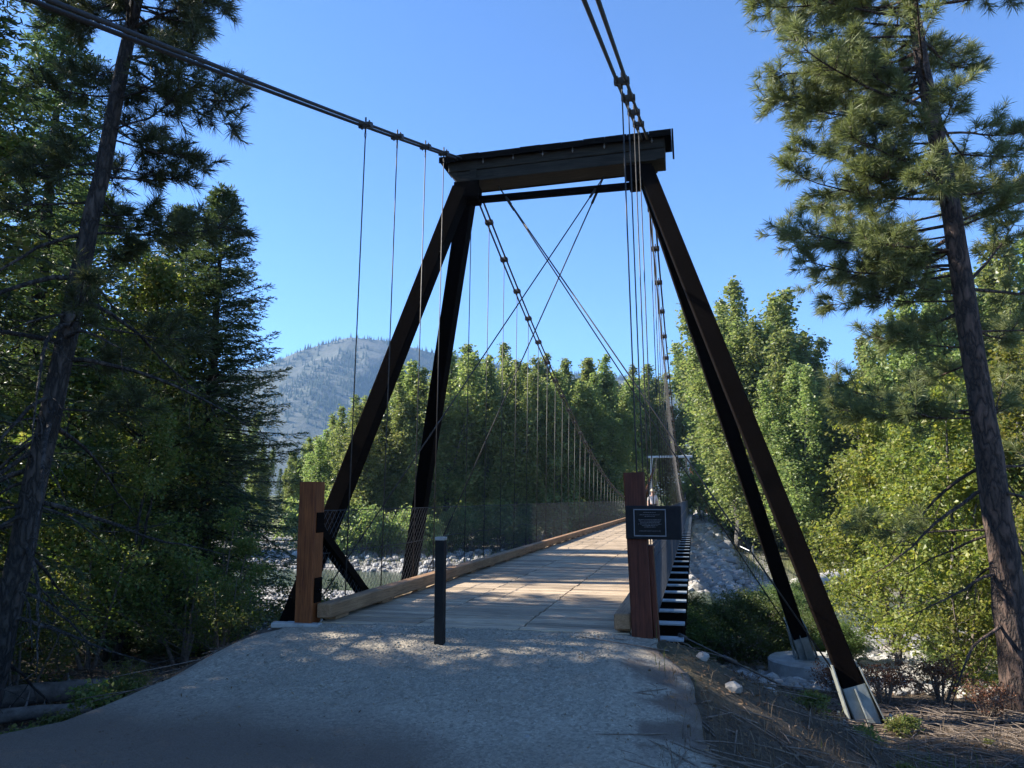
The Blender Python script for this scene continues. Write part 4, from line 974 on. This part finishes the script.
# logs
def log(name, P, r0, r1, mat, label, root=False):
    m = MB(); P = np.array(P, float); n = 14; Q = np.array([at(P, t)[0] for t in np.linspace(0, .999, n)])
    t = Thing(name, label, 'log', tuple(P[0]), bridge=False); m.tube(Q, np.linspace(r0, r1, n), 12, noise=.16, seed=int(r0*1000)); t.part('trunk', m, mat)
    rr = np.random.RandomState(int(r0*997)); 
    for k in range(5):
        c, ax = at(Q, .1+.8*rr.rand()); d = perp(ax[None], rr)[0]; d[2] = abs(d[2]); b = MB().tube(curve(c, d, .15+.35*rr.rand(), 3, rr, .1, 0, .3), np.linspace(r1*.28, r1*.1, 4), 6); t.part('branch_stub', b, mat)
    if root:
        b = MB()
        for k in range(9):
            d = unit(rr.randn(3)+np.array([.6,0,.3])); b.tube(curve(Q[-1], d, .3+.5*rr.rand(), 4, rr, .1, 0, .5), np.linspace(r1*.5, .02, 5), 6)
        t.part('root_plate', b, mat)
    return t
log('fallen_log', [gpt(-6.9, 9.3, .12), gpt(-6.0, 10.1, .16), gpt(-5.15, 10.9, .1)], .15, .11, mt['log'], 'thick grey log lying behind the other log at the left edge')
log('fallen_log', [gpt(-6.6, 8.3, .10), gpt(-5.6, 9.1, .12), gpt(-4.7, 9.75, .08)], .10, .06, mt['log'], 'thinner grey log lying in front at the left edge near the path')
log('driftwood_log', [gpt(13.0, 36.5, .35), gpt(14.6, 36.8, .4), gpt(16.2, 37, .45)], .30, .36, mt['drift'], 'bleached driftwood log with a root plate on the far gravel bar', True)
log('driftwood_log', [gpt(10.5, 33.0, .2), gpt(13, 33.6, .2), gpt(15.5, 34, .2)], .16, .12, mt['drift'], 'long thin bleached log lying in front of the rooted driftwood')
# blades and litter
def blades(mb, P, h, wd, rs, lean=.45, mi=0):
    k = len(P); a = rs.rand(k)*6.283; d = np.stack([np.cos(a), np.sin(a), np.zeros(k)], -1); s = np.stack([-np.sin(a), np.cos(a), np.zeros(k)], -1)*wd/2
    h = h[:, None]; ln = lean*rs.rand(k, 1)*1.4; up = np.array([0,0,1.])
    V = np.stack([P-s, P+s, P+up*h*.55+d*h*ln*.3+s*.8, P+up*h*(1-ln*.35)+d*h*ln, P+up*h*.55+d*h*ln*.3-s*.8], 1).reshape(-1, 3)
    o5 = (np.arange(k)*5)[:, None]; mb.add(V, np.concatenate([o5+np.array([[0,1,2]]), o5+np.array([[0,2,4]]), o5+np.array([[4,2,3]])]), mi)
def off_path(w, l):
    le, re = path_edges(l); return ((w < le-.75+.5*fbm(w*1.3, l*1.3, 3, 88)*2) | (w > re-.12+.5*fbm(w*2, l*2, 3, 89)) | (l > -4.9))
mb = MB()
P, w, l = scatter(34000, 1.8, 9, -9, 3.0, rs, lambda w, l: off_path(w, l)*np.clip(.3+2.6*fbm(w*.9, l*.9, 3, 14), .08, 1)); blades(mb, P, rs.gamma(3, .022, len(P))+.025, .0045, rs, 1.1)
P, w, l = scatter(12000, -9, -1.8, -8, 3.0, rs, lambda w, l: off_path(w, l)*np.clip(.05+2.0*fbm(w*.9, l*.9, 3, 15), .0, 1)); blades(mb, P, rs.gamma(4, .035, len(P))+.03, .006, rs, .7)
tag(link('dry_grass', mb.mesh('dry_grass', mt['drygrass'])), 'dry tan grass and stalks over the slopes beside the path', 'grass', kind='stuff')
mb = MB()
P, w, l = scatter(46000, 1.6, 10, -8, 3.5, rs, lambda w, l: off_path(w, l)*np.clip(.05+3.2*fbm(w*.7+5, l*.7, 3, 16), 0, 1)); blades(mb, P, rs.gamma(4, .03, len(P))+.03, .007, rs)
P, w, l = scatter(16000, -10, -1.6, -8, 4, rs, lambda w, l: off_path(w, l)*np.clip(-.12+3.0*fbm(w*.7, l*.7, 3, 17), 0, 1)); blades(mb, P, rs.gamma(4, .03, len(P))+.03, .008, rs)
P, w, l = scatter(30000, -24, 28, 24, 60, rs, lambda w, l: smooth(25.5, 28, L2f(w, l))*((w > 4.2)|(w < 1))*np.clip(.5+2*fbm(w*.3, l*.3, 3, 18), 0, 1)); blades(mb, P, rs.gamma(5, .06, len(P))+.1, .03, rs)
tag(link('green_grass', mb.mesh('green_grass', mt['grass'])), 'green grass in patches on the slopes and along the far bank', 'grass', kind='stuff')
mb = MB()
P, w, l = scatter(90000, -7, 7.5, -9, 3.5, rs, lambda w, l: off_path(w, l)*(.45+.5*(w < 0))); P[:, 2] += .006; leaves(mb, P, .04, rs, up=.8, asp=.5)
P, w, l = scatter(9000, -3, 3, -9, -5, rs, lambda w, l: ~off_path(w, l)*np.clip(.15+.5*np.abs(w)/2+2*fbm(w, l, 3, 61), 0, 1)); P[:, 2] = path_z(l)+.05*fbm(w*.7, l*.7, 3, 41)+.022*fbm(w*5, l*5, 3, 43)+.008; P = P[(np.abs(w) < 1.7) & (rs.rand(len(w)) < .35)]; leaves(mb, P, .03, rs, up=1.2, asp=.3)
tag(link('leaf_litter', mb.mesh('leaf_litter', mt['litter'])), 'fallen leaves and needle litter on the ground beside the path', 'litter', kind='stuff')
mb = MB()
P, w, l = scatter(7000, 1.7, 7.5, -8.5, 1.0, rs, lambda w, l: off_path(w, l)*np.clip(.6+2*fbm(w*.8, l*.8, 2, 19), 0, 1))
P2, w, l = scatter(900, -9, -1.9, -8.5, 1.0, rs, off_path); P = np.concatenate([P, P2])
for p in P:
    a = rs.rand()*6.28; L = .14+.65*rs.rand()**2; d = np.array([math.cos(a), math.sin(a), rs.rand()*.35]); q = p+d*L; g2 = float(gz(q[0], q[1])); q[2] = max(q[2]*.5+g2*.5, g2+.01)
    mb.tube([p+np.array([0,0,.01]), (p+q)/2+np.array([0,0,.02*rs.rand()]), q], [.0065, .005, .003], 4, cap=False)
tag(link('twig_litter', mb.mesh('twig_litter', mt['twig'])), 'broken twigs and dead stalks littering the slopes beside the path', 'twigs', kind='stuff')
DB = broad(601, .75, .75, mt['twig'], mt['dead'], 30, 1500, .045, hb=.02, el=.7, stems=8, clump=.09)
LF = broad(602, .42, .5, mt['twig'], mt['understory'], 22, 900, .075, hb=.02, el=.5, stems=6, clump=.10)
for k, (px, py, D, s, lab) in enumerate(((885, 690, 11.3, .7, 'rusty dead shrub just behind the near right tower leg'), (940, 690, 11.6, .85, 'rusty dead shrub between the near tower leg and the big pine'),
        (985, 695, 10.2, .55, 'small rusty shrub at the foot of the big pine'), (740, 690, 12.6, .4, 'dry brown brush in front of the round concrete footing'), (838, 690, 12.4, .6, 'dry brush hugging the round concrete footing'))):
    p = pix(px, py, D); tree('dead_shrub', DB, gpt(p[0], p[1], -.02), lab, 'shrub', None, k*1.9, s)
rr = np.random.RandomState(91)
for k in range(26):
    l = rr.uniform(-6.6, .5); w = rr.uniform(2.3, 6.5); x, y = xy(w, l)
    tree('leafy_plant', LF, gpt(x, y, -.02), 'tiny green weed among the dry twigs of the right slope', 'plant', 'small weeds on the right slope', k*1.3, .16+.22*rr.rand())
for k, (px, py, D, s, lab) in enumerate(((96, 706, 8.2, .62, 'leafy green plant beside the front log at the left edge'), (128, 694, 8.6, .55, 'leafy plant near the path edge right of the logs'), (60, 722, 7.6, .5, 'small leafy plant in the left corner below the logs'),
        (25, 738, 7.0, .5, 'low plant at the bottom left corner'), (812, 745, 7.3, .4, 'low green plant on the right slope below the near tower leg'), (722, 700, 8.0, .35, 'low green plant near the top of the right slope'))):
    p = pix(px, py, D); tree('leafy_plant', LF, gpt(p[0], p[1], -.02), lab, 'plant', None, k*2.2, s)
